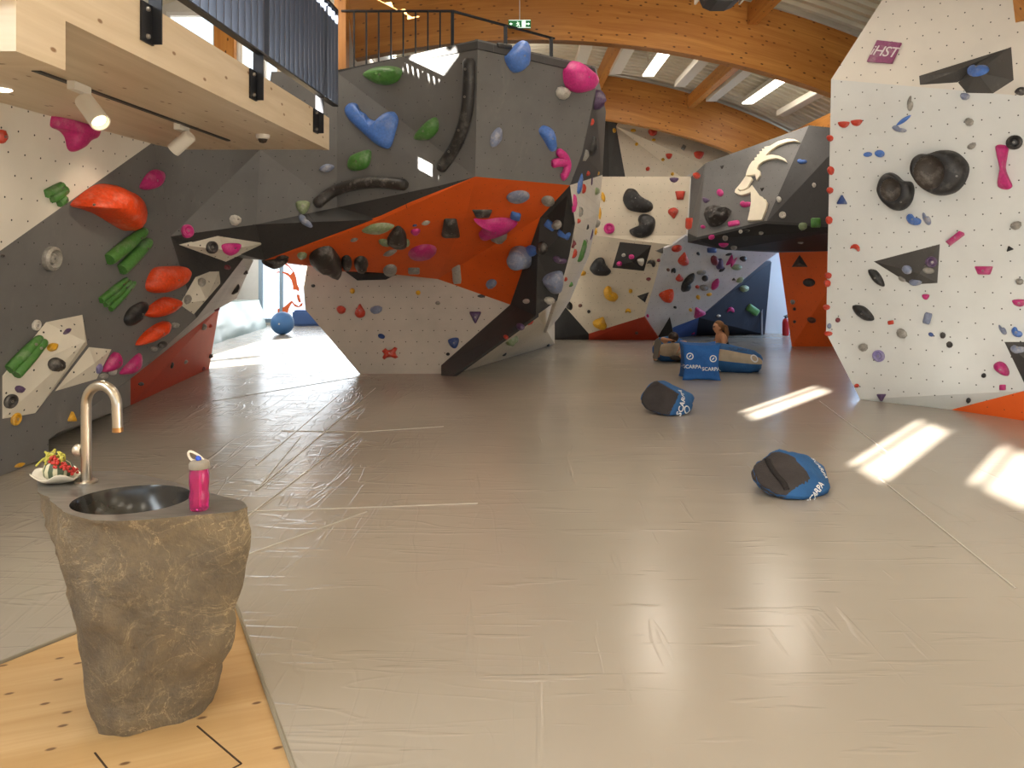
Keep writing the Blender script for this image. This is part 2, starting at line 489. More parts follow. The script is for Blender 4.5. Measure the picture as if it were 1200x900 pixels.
# --- purlins between the arches
def timber(name, lo, hi, m=GLULAM, label=None, cat=None, group=None, kind='structure', axis=1):
    bm = bmesh.new(); box(bm, lo, hi); uv_face_project(bm, Vector((axis == 0, axis == 1, axis == 2)))
    o = fin(name, bm, m)
    if label: tag(o, label, cat, group)
    if kind: o['kind'] = kind
    return o
for x, zt, ya, yb in ((1.87, None, 11.41, 16.69), (3.88, None, 11.41, 16.69), (6.0, None, 11.41, 16.69), (-.25, None, 11.41, 16.69), (3.5, None, 4.51, 11.19), (1.5, None, 4.51, 11.19), (-.6, None, 4.51, 11.19)):
    z = roof_z(x, .12)
    timber('roof_purlin', (x-.07, ya, z-.30), (x+.07, yb, z-.03))
# --- outer walls (left, back, right, rear), with window openings
bm = bmesh.new()
LW = [(-.48, .17, 3.66, 4.52), (-3.08, -2.36, 3.78, 4.62), (-4.5, -3.7, 4.12, 4.7), (3.75, 4.75, 4.35, 4.78)]
holed(bm, Y0, 10.0, 0, 5.6, LW, lambda u, v, w: (-4.6-w, u, v), .12)
struct(fin('wall_left', bm, WALLP))
bm = bmesh.new()
holed(bm, -4.72, X1, 0, 6.0, [(-3.5, 7.5, .9, 3.4)], lambda u, v, w: (u, Y0-w, v), .2)
struct(fin('wall_back', bm, WALLP))
bm = bmesh.new(); box(bm, (8.6, Y0, 0), (8.8, Y1, 5.6)); struct(fin('wall_right', bm, WALLP))
bm = bmesh.new()
holed(bm, X0, X1, 0, 6.0, [(-7.0, -3.6, .05, 3.0), (6.0, 7.6, .3, 3.0)], lambda u, v, w: (u, Y1-.2+w, v), .2)
struct(fin('wall_rear', bm, WALLP))
bm = bmesh.new()
holed(bm, 10.0, Y1, 0, 5.6, [(10.3, 14.0, 1.1, 2.4)], lambda u, v, w: (-7.6-w, u, v), .12)
struct(fin('wall_side_hall', bm, WALLP))
# gable wall over the passage with the bright windows behind the balcony
bm = bmesh.new()
holed(bm, -7.8, -2.25, 2.7, 5.6, [(-4.5, -3.86, 3.1, 4.95), (-3.56, -3.34, 3.1, 4.95), (-3.26, -3.0, 3.1, 4.95), (-2.55, -2.35, 3.9, 4.9)], lambda u, v, w: (u, 10.0+w, v), .12)
struct(fin('wall_gable', bm, WALLP))
timber('window_post', (-3.84, 9.9, 2.9), (-3.58, 9.99, 5.2), axis=2)
timber('window_post', (-2.27, 9.8, 2.9), (-2.12, 10.0, 5.3), axis=2)
# lintel slab over the passage
bm = bmesh.new(); box(bm, (-7.8, 10.3, 2.9), (-2.0, Y1, 3.05)); struct(fin('ceiling_side_hall', bm, WALLP))
bm = bmesh.new(); box(bm, (-2.55, 10.13, 3.06), (-2.43, Y1, 5.75)); struct(fin('wall_inner_left', bm, WALLP))
# slim frames in the visible windows
FR = mat_plain('window_frame_white', '#e8e8e6', .5)
for k, (x0, x1) in enumerate(((-4.5, -3.86), (-3.56, -3.34), (-3.26, -3.0))):
    bm = bmesh.new()
    for lo, hi in (((x0, 10.02, 3.1), (x0+.04, 10.1, 4.95)), ((x1-.04, 10.02, 3.1), (x1, 10.1, 4.95)),
                   ((x0+.04, 10.02, 3.1), (x1-.04, 10.1, 3.15)), ((x0+.04, 10.02, 4.9), (x1-.04, 10.1, 4.95))):
        box(bm, lo, hi)
    o = fin('window_%d' % (k+1), bm, FR); struct(o)
# big glazed front at the end of the passage
bm = bmesh.new(); yb = Y1-.2
for lo, hi in (((-7.0, yb, .05), (-6.9, yb+.1, 3.0)), ((-3.7, yb, .05), (-3.6, yb+.1, 3.0)), ((-6.9, yb, 2.9), (-3.7, yb+.1, 3.0)),
               ((-6.9, yb, .05), (-3.7, yb+.1, .15)), ((-6.42, yb, .15), (-6.34, yb+.1, 2.9))):
    box(bm, lo, hi)
w4 = fin('window_4', bm, mat_plain('window_frame_grey', '#8fa3b3', .5)); struct(w4)

for k, (y0, y1, z0, z1) in enumerate(LW[:3]):
    bm = bmesh.new()
    for lo, hi in (((-4.68, y0, z0), (-4.64, y0+.03, z1)), ((-4.68, y1-.03, z0), (-4.64, y1, z1)), ((-4.68, y0+.03, z0), (-4.64, y1-.03, z0+.03)), ((-4.68, y0+.03, z1-.03), (-4.64, y1-.03, z1)), ((-4.68, y1-.24, z0+.03), (-4.64, y1-.20, z1-.03))): box(bm, lo, hi)
    struct(fin('window_%d' % (k+5), bm, FR))
gl, nt, b = new_mat('window_glass'); tr_ = N(nt, 'ShaderNodeBsdfTransparent'); gs_ = N(nt, 'ShaderNodeBsdfGlossy'); gs_.inputs['Roughness'].default_value = .02
mx = N(nt, 'ShaderNodeMixShader'); mx.inputs[0].default_value = .06; L(nt, tr_.outputs[0], mx.inputs[1]); L(nt, gs_.outputs[0], mx.inputs[2]); L(nt, mx.outputs[0], nt.nodes['Material Output'].inputs[0])
def pane(par, lo, hi):
    bm = bmesh.new(); box(bm, lo, hi); fin('glass_pane', bm, gl, par)
pane(w4, (-6.9, yb+.05, .15), (-6.42, yb+.06, 2.9)); pane(w4, (-6.34, yb+.05, .15), (-3.7, yb+.06, 2.9))
for k, (x0, x1) in enumerate(((-4.5, -3.86), (-3.56, -3.34), (-3.26, -3.0))):
    pane(bpy.data.objects['window_%d' % (k+1)], (x0+.04, 10.05, 3.15), (x1-.04, 10.058, 4.9))
# ================================================================ climbing walls
V = {}
# ---- left wall
lw = empty('climbing_wall', (-4.0, 7.0, 0), 'dark grey overhanging climbing wall under the timber balcony, rising behind the stone basin', 'climbing wall')
a3, b3, c3 = Vector((-4.14, 4, 2.85)), Vector((-4.1, 4, .41)), Vector((-4.07, 4, 0))
def plane3(a, b, c):
    n = (b-a).cross(c-a).normalized()
    return lambda px, py: on_plane(px, py, a, n)
def on_plane(px, py, p0, n):
    r = ray(px, py); t = (p0-CAM).dot(n)/r.dot(n); return CAM+r*t
LB = plane3(FL(0, 558), P(0, 120, 5.68), P(200, 277, 8.1))
panel('white_panel', lw, WHITE, [LB(-330, 40), LB(-330, 440), LB(0, 294), LB(183, 164), LB(0, 120)], 'lw', label='warm white panel below the balcony')
panel('grey_panel', lw, GREY, [LB(0, 294), LB(-330, 440), LB(-330, 760), FL(0, 558), LB(57, 535), LB(57, 515), LB(153, 443), LB(230, 373), LB(200, 277), LB(183, 164)], 'lw')
panel('grey_panel', lw, GREY, [LB(183, 164), LB(200, 277), P(305, 175, 9.3), P(310, 120, 9.3), P(200, 120, 8.2)], 'lw')
panel('grey_panel', lw, GREY, [(305, 175, 9.3), LB(200, 277), (300, 263, 9.1), (395, 243, 9.35), (395, 85, 9.4), (318, 84, 9.3)], 'lw')
panel('dark_panel', lw, DARK, [LB(200, 277), LB(230, 373), LB(262, 333), (285, 303, 9.6), (310, 305, 9.6), (447, 257, 9.2), (557, 207, 8.6), (513, 218, 8.8), (395, 243, 9.35), (300, 263, 9.1)], 'lw', label='dark undercut band')
panel('pale_grey_panel', lw, mat_panel('pale_grey_paint', '#a5a09a', chalk=.1, scuff='#77726c'), [LB(230, 373), LB(262, 333), P(285, 303, 9.6), P(297, 305, 10.0), P(290, 320, 10.8), P(277, 350, 11.5), P(257, 361, 11.8), P(153, 444, 9.0)], 'lw')
panel('mid_grey_panel', lw, mat_panel('mid_grey_paint', '#84807b', chalk=.1, scuff='#77726c', holes=0), [FL(57, 515), FL(153, 475), P(153, 444, 9.0), LB(230, 373), LB(153, 441), LB(57, 511)], 'lw')
panel('red_panel', lw, REDW, [P(153, 444, 9.0), P(257, 361, 11.8), FL(245, 432), FL(153, 475)], 'lw')

# ---- central boulder
cb = empty('climbing_boulder', (-.9, 11.0, 0), 'big grey and orange bouldering block in the middle of the hall, prow towards us', 'climbing boulder')
A, B = (560, 46, 8.2), (557, 207, 8.6)
R1, R2, R3, R4 = (668, 217, 9.6), (682, 180, 9.6), (697, 110, 9.5), (698, 78, 9.4)
panel('grey_panel', cb, GREY, [A, (395, 85, 9.4), (395, 243, 9.35), (513, 218, 8.8), B], 'cb')
panel('grey_panel', cb, GREY, [A, B, R1, R2, R3, R4], 'cb')
o_a, o_e = (310, 305, 9.6), P(633, 255, 10.3)
OR1 = plane3(P(*B), P(*R1), o_e); o_d = OR1(547, 250)
OL1 = plane3(P(*o_a), P(*B), o_d)
o_b, o_c = OL1(367, 288), OL1(487, 262)
panel('orange_panel', cb, ORANGE, [P(*o_a), OL1(447, 257), P(*B), o_d, o_c, o_b], 'cb')
panel('orange_panel', cb, ORANGE, [P(*B), P(*R1), o_e, o_d], 'cb')
WP = plane3(FL(422, 438), FL(517, 438), P(598, 357, 11.75)); w_c = WP(513, 327)
panel('orange_panel', cb, ORANGE, [o_d, o_e, WP(598, 357), w_c], 'cb')
panel('orange_panel', cb, ORANGE, [o_b, o_c, o_d, w_c, WP(467, 321), WP(403, 318), WP(372, 307), WP(353, 305), P(*o_a)], 'cb')
panel('white_panel', cb, mat_panel('shaded_white_paint', '#b9b0a4', chalk=.1, hole_r=.0075, scuff='#8f867a', dirt=.1), [WP(353, 305), WP(372, 307), WP(403, 318), WP(467, 321), w_c, WP(598, 357), WP(517, 428), FL(517, 438), FL(422, 438), WP(358, 363)], 'cb')  # white paint darkened, the overhang's shade is put into its colour
panel('dark_strip', cb, DARK, [o_e, WP(598, 357), WP(517, 428), (517, 440, 11.42), (530, 441, 11.34), (628, 370, 11.0), (630, 300, 10.6)], 'cb')
panel('dark_panel', cb, DARK, [o_e, (630, 300, 10.6), (628, 370, 11.0), (653, 352, 11.0), (667, 300, 10.6), (674, 262, 10.2), R1], 'cb')
panel('side_panel', cb, TANW, [P(531, 439, 11.55), FL(650, 403), P(650, 335, 15.97), P(640, 345, 13.4), P(628, 366, 11.3)], 'cb')
panel('side_panel', cb, WHITE, [R1, (674, 262, 10.2), (667, 300, 10.6), (653, 352, 11.0), (640, 390, 13.5), (655, 372, 13.5), (668, 352, 13.5), (690, 300, 13.5), (702, 250, 13.5), (706, 205, 13.5)], 'cb', label='white side face crowded with holds')
panel('side_panel', cb, DARK, [R4, R3, R2, R1, (706, 205, 13.5), (710, 130, 13.5)], 'cb')
panel('top_platform', cb, DARK, [P(*A)-Vector((0, 0, .10)), P(*R4)-Vector((0, 0, .10)), P(708, 130, 13.4), Vector((-2.3, 13.0, 3.85)), P(395, 90, 9.45)], None, t=.08)

# ---- far back walls
bw = empty('climbing_wall', (2.5, 16.5, 0), 'far cream and bluish white climbing wall with an orange red triangle at its foot', 'climbing wall')
panel('cream_panel', bw, TANW, [(700, 207, 16.2), (809, 207, 15.8), (804, 276, 15.6), (788, 287, 15.5), (695, 276, 15.9)], 'bw')
W2 = plane3(P(695, 276, 15.9), P(788, 287, 15.5), P(690, 391, 16.8))
W3 = plane3(P(788, 287, 15.5), P(896, 307, 16.6), P(773, 397, 16.95))
panel('cream_panel', bw, TANW, [W2(640, 270), W2(695, 276), W2(788, 287), W2(779, 291), W2(755, 371), W2(690, 391), W2(653, 349), W2(640, 335)], 'bw')
panel('red_panel', bw, REDW, [W2(690, 391), W2(755, 371), FL(773, 398.3), FL(690, 398)], 'bw')
panel('black_panel', bw, BLACKW, [W2(640, 335), W2(653, 349), W2(690, 391), FL(690, 398), FL(640, 398)], 'bw')
panel('bluish_white_panel', bw, mat_panel('cool_white_paint', '#c9c9cc', chalk=.08, scuff='#8c8c90', hole_r=.006), [W3(788, 287), W3(804, 276), W3(850, 293), W3(912, 296), W3(896, 307), W3(819, 372), W3(790, 383), W3(773, 397), W3(755, 371), W3(779, 291)], 'bw')
panel('blue_panel', bw, BLUEL, [W3(790, 383), W3(819, 372), FL(816, 393), FL(785, 396.5), W3(773, 397)], 'bw')
panel('navy_panel', bw, BLUEW, [W3(896, 307), P(904, 307, 17.5), FL(896, 392), FL(816, 393), W3(819, 372)], 'bw')
panel('side_panel', bw, TANW, [P(700, 207, 16.2), P(695, 276, 15.9), P(640, 276, 16.2), P(640, 207, 17)], 'bw')
uw = empty('climbing_wall', (3.0, 17.7, 3.4), 'upper folded cream climbing wall right under the far timber beam', 'climbing wall')
panel('cream_panel', uw, TANW, [(722, 148, 17.6), (737, 118, 17.8), (890, 118, 17.6), (890, 178, 17.4), (826, 193, 17.2)], 'uw')
panel('cream_panel', uw, TANW, [(722, 148, 17.6), (826, 193, 17.2), (812, 209, 17.5), (800, 209, 17.5)], 'uw')
panel('cream_panel', uw, TANW, [(722, 148, 17.6), (800, 209, 17.5), (733, 209, 17.3)], 'uw')
panel('dark_panel', uw, DARK, [(712, 118, 17.9), (740, 118, 17.9), (722, 148, 17.6), (733, 209, 17.3), (714, 209, 17.4)], 'uw')
panel('black_panel', uw, BLACKW, [(660, 118, 18.2), (712, 118, 17.9), (714, 209, 17.4), (660, 209, 18.2)], 'uw')
iw = empty('climbing_wall', (5.0, 14.6, 0), 'dark grey overhanging climbing wall carrying the cream ibex head emblem', 'climbing wall')
IB = plane3(P(817, 281, 14.7), P(948, 147, 14.3), P(897, 262, 13.9))
panel('grey_panel', iw, GREY, [IB(827, 191), IB(948, 147), IB(897, 262), IB(817, 281)], 'iw')
panel('grey_panel', iw, GREY, [P(810, 207, 15.9), IB(827, 191), IB(817, 281), P(806, 276, 15.5)], 'iw')
panel('dark_panel', iw, DARK, [(948, 147, 14.3), (1000, 152, 13.8), (1000, 268, 13.4), (897, 262, 13.9)], 'iw')
panel('roof_panel', iw, BLACKW, [IB(817, 281), IB(897, 262), (1000, 268, 13.4), (1000, 295, 15.3), (912, 296, 15.9), (850, 293, 15.05), (806, 284, 15.3), (806, 276, 15.4)], 'iw', label='near black roof facet under the ibex')
panel('orange_panel', iw, ORANGE, [P(913, 296, 15.5), P(1000, 294, 15.0), FL(1000, 406), FL(928, 406), P(922, 360, 15.48)], 'iw')
# ---- right wall
ra, rb = Vector((4.26, 9.4, 0)), Vector((5.41, 8.11, 0))
rd = (rb-ra).normalized(); rn = Vector((rd.y, -rd.x, 0))
if rn.dot(CAM-ra) < 0: rn = -rn
rl = math.radians(2.0)
rN = (rn*math.cos(rl)-Vector((0, 0, 1))*math.sin(rl)).normalized()
def RW(px, py): return on_plane(px, py, ra, rN)
cr0, cr1 = RW(974, 93), RW(1380, 128)
un = (cr1-cr0).normalized()
rN2 = (Matrix.Rotation(math.radians(-9), 3, un) @ rN)
if abs(rN2.z) < abs(rN.z): rN2 = (Matrix.Rotation(math.radians(9), 3, un) @ rN)
def RU(px, py): return on_plane(px, py, cr0, rN2)
rw = empty('climbing_wall', (5.6, 8.4, 0), 'white dotted climbing wall on the right with two black bowl holds', 'climbing wall')
gx = RW(1380, 511)
panel('white_panel', rw, WHITEL, [RW(974, 93), RW(968, 390), FL(1008, 468), FL(1115, 480), RW(1200, 458), RW(1380, 405), RW(1380, 128)], 'rw', t=.10)
panel('orange_panel', rw, ORANGE, [FL(1115, 480), FL(1200, 493), Vector((6.6, 6.77, 0)), RW(1380, 405), RW(1200, 458)], 'rw', t=.10, label='orange red lower corner')
panel('upper_panel', rw, WHITE, [RU(974, 93), RU(1380, 128), RU(1380, -150), RU(1130, -150)], 'rw', t=.10)

BVH = {}
def rebuild_bvh():
    vs, fs = [], []
    for a, b, c, w in WALL_TRIS:
        k = len(vs); vs += [a, b, c]; fs.append((k, k+1, k+2))
    BVH['t'] = BVHTree.FromPolygons(vs, fs)
def hit(px, py):
    loc, n, idx, d = BVH['t'].ray_cast(CAM, ray(px, py))
    if loc is None: return None
    if n.dot(CAM-loc) < 0: n = -n
    return loc, n, WALL_TRIS[idx][3]
rebuild_bvh()

for o in (lw, cb, bw, uw, iw, rw): o['kind'] = 'thing'
# ================================================================ camera, lights, view
cd = bpy.data.cameras.new('camera'); co = bpy.data.objects.new('camera', cd); COL.objects.link(co)
co.location = CAM; co.rotation_euler = (math.pi/2, 0, 0)
cd.sensor_width = 36; cd.lens = 27; cd.shift_y = -140/1200; cd.clip_end = 100; cd.clip_start = .05
S.camera = co
w = bpy.data.worlds.new('sky'); S.world = w; w.use_nodes = True
bg = w.node_tree.nodes['Background']; bg.inputs[0].default_value = (.80, .91, 1.0, 1); bg.inputs[1].default_value = 1.7
def area(name, loc, rot, size, energy, col, shape='RECTANGLE'):
    l = bpy.data.lights.new(name, 'AREA'); l.shape = shape; l.size = size[0]; l.size_y = size[1]
    l.energy = energy; l.color = col
    o = bpy.data.objects.new(name, l); COL.objects.link(o); o.location = loc; o.rotation_euler = rot
    return o
WARM = (1.0, .89, .76)
for yy in (-2.5, 3.2, 8.4, 14.2, 19.0):
    for xx in (-2.6, .3, 2.6, 4.85):
        if yy == 14.2 and xx in (2.6, 4.85) or yy == 8.4 and xx > 4: continue
        area('strip_light_glow', (xx, yy, roof_z(xx)-.45), (0, 0, 0), (.5, 2.2), 31, WARM)
        area('roof_fill', (xx, yy, roof_z(xx)-.40), (math.pi, 0, 0), (.4, 2.2), 7, WARM)  # unseen upward lamps, added to brighten the steel roof
# daylight of the windows in the wall behind the viewer
area('back_window_daylight', (2.0, Y0+.1, 2.15), (math.radians(90), 0, 0), (10.5, 2.4), 60, (.86, .94, 1.0))
area('left_window_daylight', (-4.4, -1.2, 3.95), (0, math.radians(-78), 0), (1.2, 7.0), 300, (.84, .93, 1.0))
# passage windows
area('side_window_daylight', (-7.5, 17.5, 2.0), (0, math.radians(-90), 0), (1.8, 6.0), 55, (.86, .94, 1.0))
area('passage_window_daylight', (-5.3, Y1-.35, 1.6), (math.radians(-90), 0, 0), (3.2, 2.6), 70, (.90, .96, 1.0))
area('recess_blue_fill', (8.3, 17.2, 1.9), (0, math.radians(90), 0), (1.8, 1.8), 150, (.45, .68, 1.0))  # unseen blue lamp, added behind the orange panel to light the recess
sl = bpy.data.lights.new('sun', 'SUN'); sl.energy = 75; sl.angle = math.radians(.5); sl.color = (1, .95, .86)
so = bpy.data.objects.new('sun', sl); COL.objects.link(so)
sd = Vector((1, 1.18, -.33*math.hypot(1, 1.18)))
so.rotation_euler = sd.to_track_quat('-Z', 'Y').to_euler()
S.view_settings.view_transform = 'Standard'; S.view_settings.look = 'None'
S.view_settings.exposure = -.05; S.view_settings.gamma = 1; S.view_settings.use_curve_mapping = False
S.cycles.use_denoising = True
S.cycles.max_bounces = 6
S.cycles.sample_clamp_indirect = 12
# ================================================================ balcony, railings
def fx(Y): return -2.437+.0659*Y
by = empty('balcony', (-3.2, 5.6, 2.85), 'pale timber balcony with a deep edge board at the upper left', 'balcony')
bm = bmesh.new()
q = [(fx(3.3), 3.3), (fx(8.02)-.06, 8.02), (-4.5, 8.02), (-4.5, 3.3)]
flat_poly(bm, [(fx(3.3)-.06, 3.3)]+q[1:], 3.13, .28); uv_face_project(bm, Vector((.07, 1, 0)))
fin('deck', bm, PLY, by)
bm = bmesh.new()
flat_poly(bm, [(fx(3.3), 3.3), (fx(8.02), 8.02), (fx(8.02)-.06, 8.02), (fx(3.3)-.06, 3.3)], 3.18, .335); uv_face_project(bm, Vector((.07, 1, 0)))
fin('edge_board', bm, PLY, by)
bm = bmesh.new()
flat_poly(bm, [(fx(3.42)+.003, 3.42), (fx(3.76)+.003, 3.76), (-4.5, 3.76), (-4.5, 3.42)], 2.85, .25); uv_face_project(bm, Vector((1, 0, 0)))
fin('cross_beam', bm, PLY, by)
rl_ = empty('steel_railing', (-2.0, 5.8, 3.18), 'dark steel railing of close upright flat bars on the timber balcony edge', 'railing')
dirr = Vector((.0659, 1, 0)).normalized(); nor = Vector((1, -.0659, 0)).normalized(); UPZ = Vector((0, 0, 1))
def rp(Y, z, o=.05): return Vector((fx(Y)+o, Y, z))
k = 0; yy = 3.35
while yy < 8.08:
    bm = bmesh.new(); obox(bm, rp(yy, 3.81), (dirr, nor, UPZ), (.012, .055, .98)); fin('baluster', bm, SLAT, rl_)
    yy += .118
for z, hh in ((3.315, .014), (4.31, .03)):
    bm = bmesh.new(); obox(bm, rp(5.7, z), (dirr, nor, UPZ), (4.76, .06, hh)); fin('rail', bm, STEEL, rl_)
for Y in (4.51, 6.05, 7.58):
    bm = bmesh.new(); obox(bm, rp(Y+.03, 3.62, .03), (dirr, nor, UPZ), (.012, .08, 1.34)); p = fin('post', bm, STEEL, rl_)
    bm = bmesh.new(); obox(bm, rp(Y-.02, 3.06, .008), (dirr, nor, UPZ), (.13, .014, .23)); pl = fin('mounting_plate', bm, STEEL, p)
    for dz in (-.08, .08):
        bm = bmesh.new(); revolve(bm, [(0, .018), (.013, .016), (.016, 0)], rp(Y-.03, 3.06+dz, .014), 10, axis=(dirr, UPZ, nor)); fin('bolt', bm, BOLT, p)
# ---- railing on top of the boulder
fr_ = empty('steel_railing', (-.9, 9.9, 3.9), 'thin open steel railing on top of the grey boulder', 'railing')
ZT = 4.85
def tp(px, py): return ZP(px, py, ZT)
corners = [tp(402, 13), tp(530, 13), tp(648, 45)]
for a, b in zip(corners, corners[1:]):
    d = (b-a).normalized(); n_ = Vector((-d.y, d.x, 0))
    bm = bmesh.new(); obox(bm, (a+b)/2, (d, n_, UPZ), ((b-a).length+.04, .045, .02)); fin('rail', bm, STEEL, fr_)
def upright(p, nm, w, t=.012, z0=3.86):
    bm = bmesh.new(); obox(bm, Vector((p.x, p.y, (z0+ZT)/2)), (Vector((1, 0, 0)), Vector((0, 1, 0)), UPZ), (w, t, ZT-z0)); fin(nm, bm, STEEL, fr_)
for i in range(9):
    upright(corners[0]+(corners[1]-corners[0])*((i+.1+(.9*i/8 if i else .1))/9.0 if False else (13+14.4*i)/128), 'post' if i == 8 else 'baluster', .018 if i < 8 else .04, .03)
for px in (.5, .98):
    upright(corners[1]+(corners[2]-corners[1])*px, 'post', .05, .05)
# white lit flat panel behind the far post
# ================================================================ spots, detector, ceiling fittings
def spotlight(label, pa, pb, base, power, cone):
    """track spotlight: adapter at base, tube from pa (rear) to pb (mouth)"""
    e = empty('track_spotlight', base, label, 'spotlight', 'track spotlights under the balcony')
    d = (pb-pa).normalized(); u, v = frame_of(d); ln = (pb-pa).length
    bm = bmesh.new(); revolve(bm, [(.0, .012), (.045, .0), (.058, .012), (.062, ln), (.054, ln), (.05, ln-.03), (0, ln-.03)], pa, 24, axis=(u, v, d)); fin('lamp_tube', bm, WPLAST, e, True, .6)
    bm = bmesh.new(); obox(bm, base+Vector((0, 0, -.03)), (Vector((1, 0, 0)), Vector((0, 1, 0)), UPZ), (.05, .2, .055)); fin('track_adapter', bm, WPLAST, e)
    bm = bmesh.new(); tube(bm, [base+Vector((0, .05, -.05)), base+Vector((0, .05, -.08)), pa+d*.07], .012, 8); fin('bracket', bm, WPLAST, e)
    bm = bmesh.new(); revolve(bm, [(0, ln-.028), (.045, ln-.028)], pa, 20, axis=(u, v, d)); fin('lens', bm, mat_emit('spot_lens', '#ffe2b0', 6), e)
    sp = bpy.data.lights.new('spot', 'SPOT'); sp.energy = power; sp.color = (1, .82, .6); sp.spot_size = cone; sp.spot_blend = .7; sp.shadow_soft_size = .05
    so_ = bpy.data.objects.new('track_spot_beam', sp); COL.objects.link(so_); so_.location = pb+d*.03; so_.rotation_euler = d.to_track_quat('-Z', 'Y').to_euler()
b1, b2 = ZP(93, 98, 2.85), ZP(213, 146, 2.85)
spotlight('white tube spotlight nearer the timber cross beam, tilted towards the hall', P(98, 117, b1.y-.05), P(118, 144, b1.y-.16), b1, 42, 2.2)
spotlight('white tube spotlight on the track farther from the cross beam, tilted towards the wall', P(224, 158, b2.y), P(203, 176, b2.y+.02), b2, 13, 1.3)
bm = bmesh.new()
ta, tb = ZP(40, 81, 2.85), ZP(268, 164, 2.85); d = (tb-ta).normalized()
obox(bm, (ta+tb)/2+Vector((0, 0, -.006)), (d, Vector((-d.y, d.x, 0)), UPZ), ((tb-ta).length, .035, .014))
tag(fin('lighting_track', bm, mat_plain('track_black', '#33302c', .5)), 'thin dark lighting track along the underside of the balcony', 'lighting track')
sd_ = empty('smoke_detector', ZP(308, 158, 2.85), 'small white domed detector on the balcony underside', 'detector')
bm = bmesh.new(); revolve(bm, [(0, 0), (.065, 0), (.06, -.03), (.045, -.04)], sd_.location, 20); fin('housing', bm, WPLAST, sd_, True, .5)
bm = bmesh.new(); revolve(bm, [(.045, -.04), (.03, -.07), (0, -.078)], sd_.location, 20); fin('lens_dome', bm, mat_plain('smoked_dome', '#39322c', .2), sd_, True)
dl = ZP(2, 105, 2.85)
bm = bmesh.new(); revolve(bm, [(0, -.008), (.05, -.008), (.06, -.004), (.065, 0)], dl, 20)
tag(fin('recessed_downlight', bm, mat_emit('downlight_glow', '#fff0d8', 9)), 'round recessed downlight glowing in the balcony underside', 'downlight')
pt = bpy.data.lights.new('downlight', 'SPOT'); pt.energy = 22; pt.color = (1, .85, .66); pt.spot_size = 2.3; pt.spot_blend = .8; pt.shadow_soft_size = .05
po = bpy.data.objects.new('downlight_beam', pt); COL.objects.link(po); po.location = dl+Vector((0, 0, -.03))

BAFF = mat_plain('white_baffle', '#d9d2c4', .55)
GLOW = mat_emit('strip_light_diffuser', '#fff6e6', 5)
lab_b = {1.3: 'white ceiling baffle nearest the grey boulder, hung under the steel roof', 2.03: 'white ceiling baffle just left of the first lit strip light',
         3.3: 'white ceiling baffle just right of the first lit strip light', 4.12: 'white ceiling baffle just left of the second lit strip light',
         5.58: 'white ceiling baffle nearest the right climbing wall, beyond the second lit strip light'}
for x, z in ((1.3, 5.5), (2.03, 5.45), (3.3, 5.2), (4.12, 5.08), (5.58, 4.78)):
    bm = bmesh.new(); box(bm, (x-.11, 12.7, z-.06), (x+.11, 15.9 if x > 4 else 15.1, z+.06))
    for yy in (13.1, 14.8): box(bm, (x-.008, yy, z+.06), (x+.008, yy+.016, roof_z(x)-.005))
    bmesh.ops.bevel(bm, geom=[e for e in bm.edges if e.calc_length() > .1], offset=.008, segments=1, affect='EDGES')
    tag(fin('ceiling_baffle', bm, BAFF), lab_b[x], 'ceiling baffle', 'white ceiling baffles')
for x, z, lb in ((2.62, 5.3, 'lit strip light in the middle of the roof bay, left of the timber purlin'), (4.87, 5.0, 'lit strip light nearer the right climbing wall')):
    e = empty('strip_light', (x, 14, z), lb, 'ceiling light', 'lit strip lights')
    ye = 15.9 if x > 4 else 14.8
    bm = bmesh.new(); box(bm, (x-.11, 12.8, z), (x+.11, ye, z+.09))
    for yy in (13.1, 14.8): box(bm, (x-.008, yy, z+.09), (x+.008, yy+.016, roof_z(x)-.005))
    fin('housing', bm, BAFF, e)
    bm = bmesh.new(); box(bm, (x-.105, 12.81, z-.03), (x+.105, ye-.01, z-.001)); fin('diffuser', bm, GLOW, e)
    area('strip_light_glow', (x, 14, z-.06), (0, 0, 0), (.2, 2.2), 40, WARM)

# ---- exit sign
def text(name, s, org, u, v, size, m, parent, ext_=.001, align='CENTER', shear=0.0, space=1.0, embolden=0.0):
    c = bpy.data.curves.new(name, 'FONT'); c.body = s; c.size = size; c.extrude = ext_; c.align_x = align; c.align_y = 'CENTER'; c.shear = shear; c.space_character = space
    c.resolution_u = 3; c.offset = embolden
    t = bpy.data.objects.new(name+'_tmp', c); COL.objects.link(t)
    dg = bpy.context.evaluated_depsgraph_get()
    me = bpy.data.meshes.new_from_object(t.evaluated_get(dg)); me.name = name
    bpy.data.objects.remove(t); bpy.data.curves.remove(c)
    n = u.cross(v).normalized()
    M = Matrix((u.normalized(), v.normalized(), n)).transposed().to_4x4(); M.translation = org
    q, off = parent, Vector()
    while q is not None: off = off+q.location; q = q.parent
    me.transform(Matrix.Translation(-off) @ M); me.materials.clear()
    return link(name, me, m, parent)
es = empty('exit_sign', P(609, 28, 10.95), 'green and white emergency exit sign hanging in front of the timber beam', 'exit sign')
c = es.location
bm = bmesh.new(); box(bm, c+Vector((-.16, 0, -.06)), c+Vector((.16, .03, .06))); fin('sign_body', bm, mat_plain('exit_green', '#1f8a4c', .5), es)
EXW = mat_emit('exit_white', '#eafff0', .9)
bm = bmesh.new()
box(bm, c+Vector((-.155, -.003, .048)), c+Vector((.155, 0, .056))); box(bm, c+Vector((-.155, -.003, -.056)), c+Vector((.155, 0, -.048)))
box(bm, c+Vector((.03, -.003, -.042)), c+Vector((.085, 0, .042)))
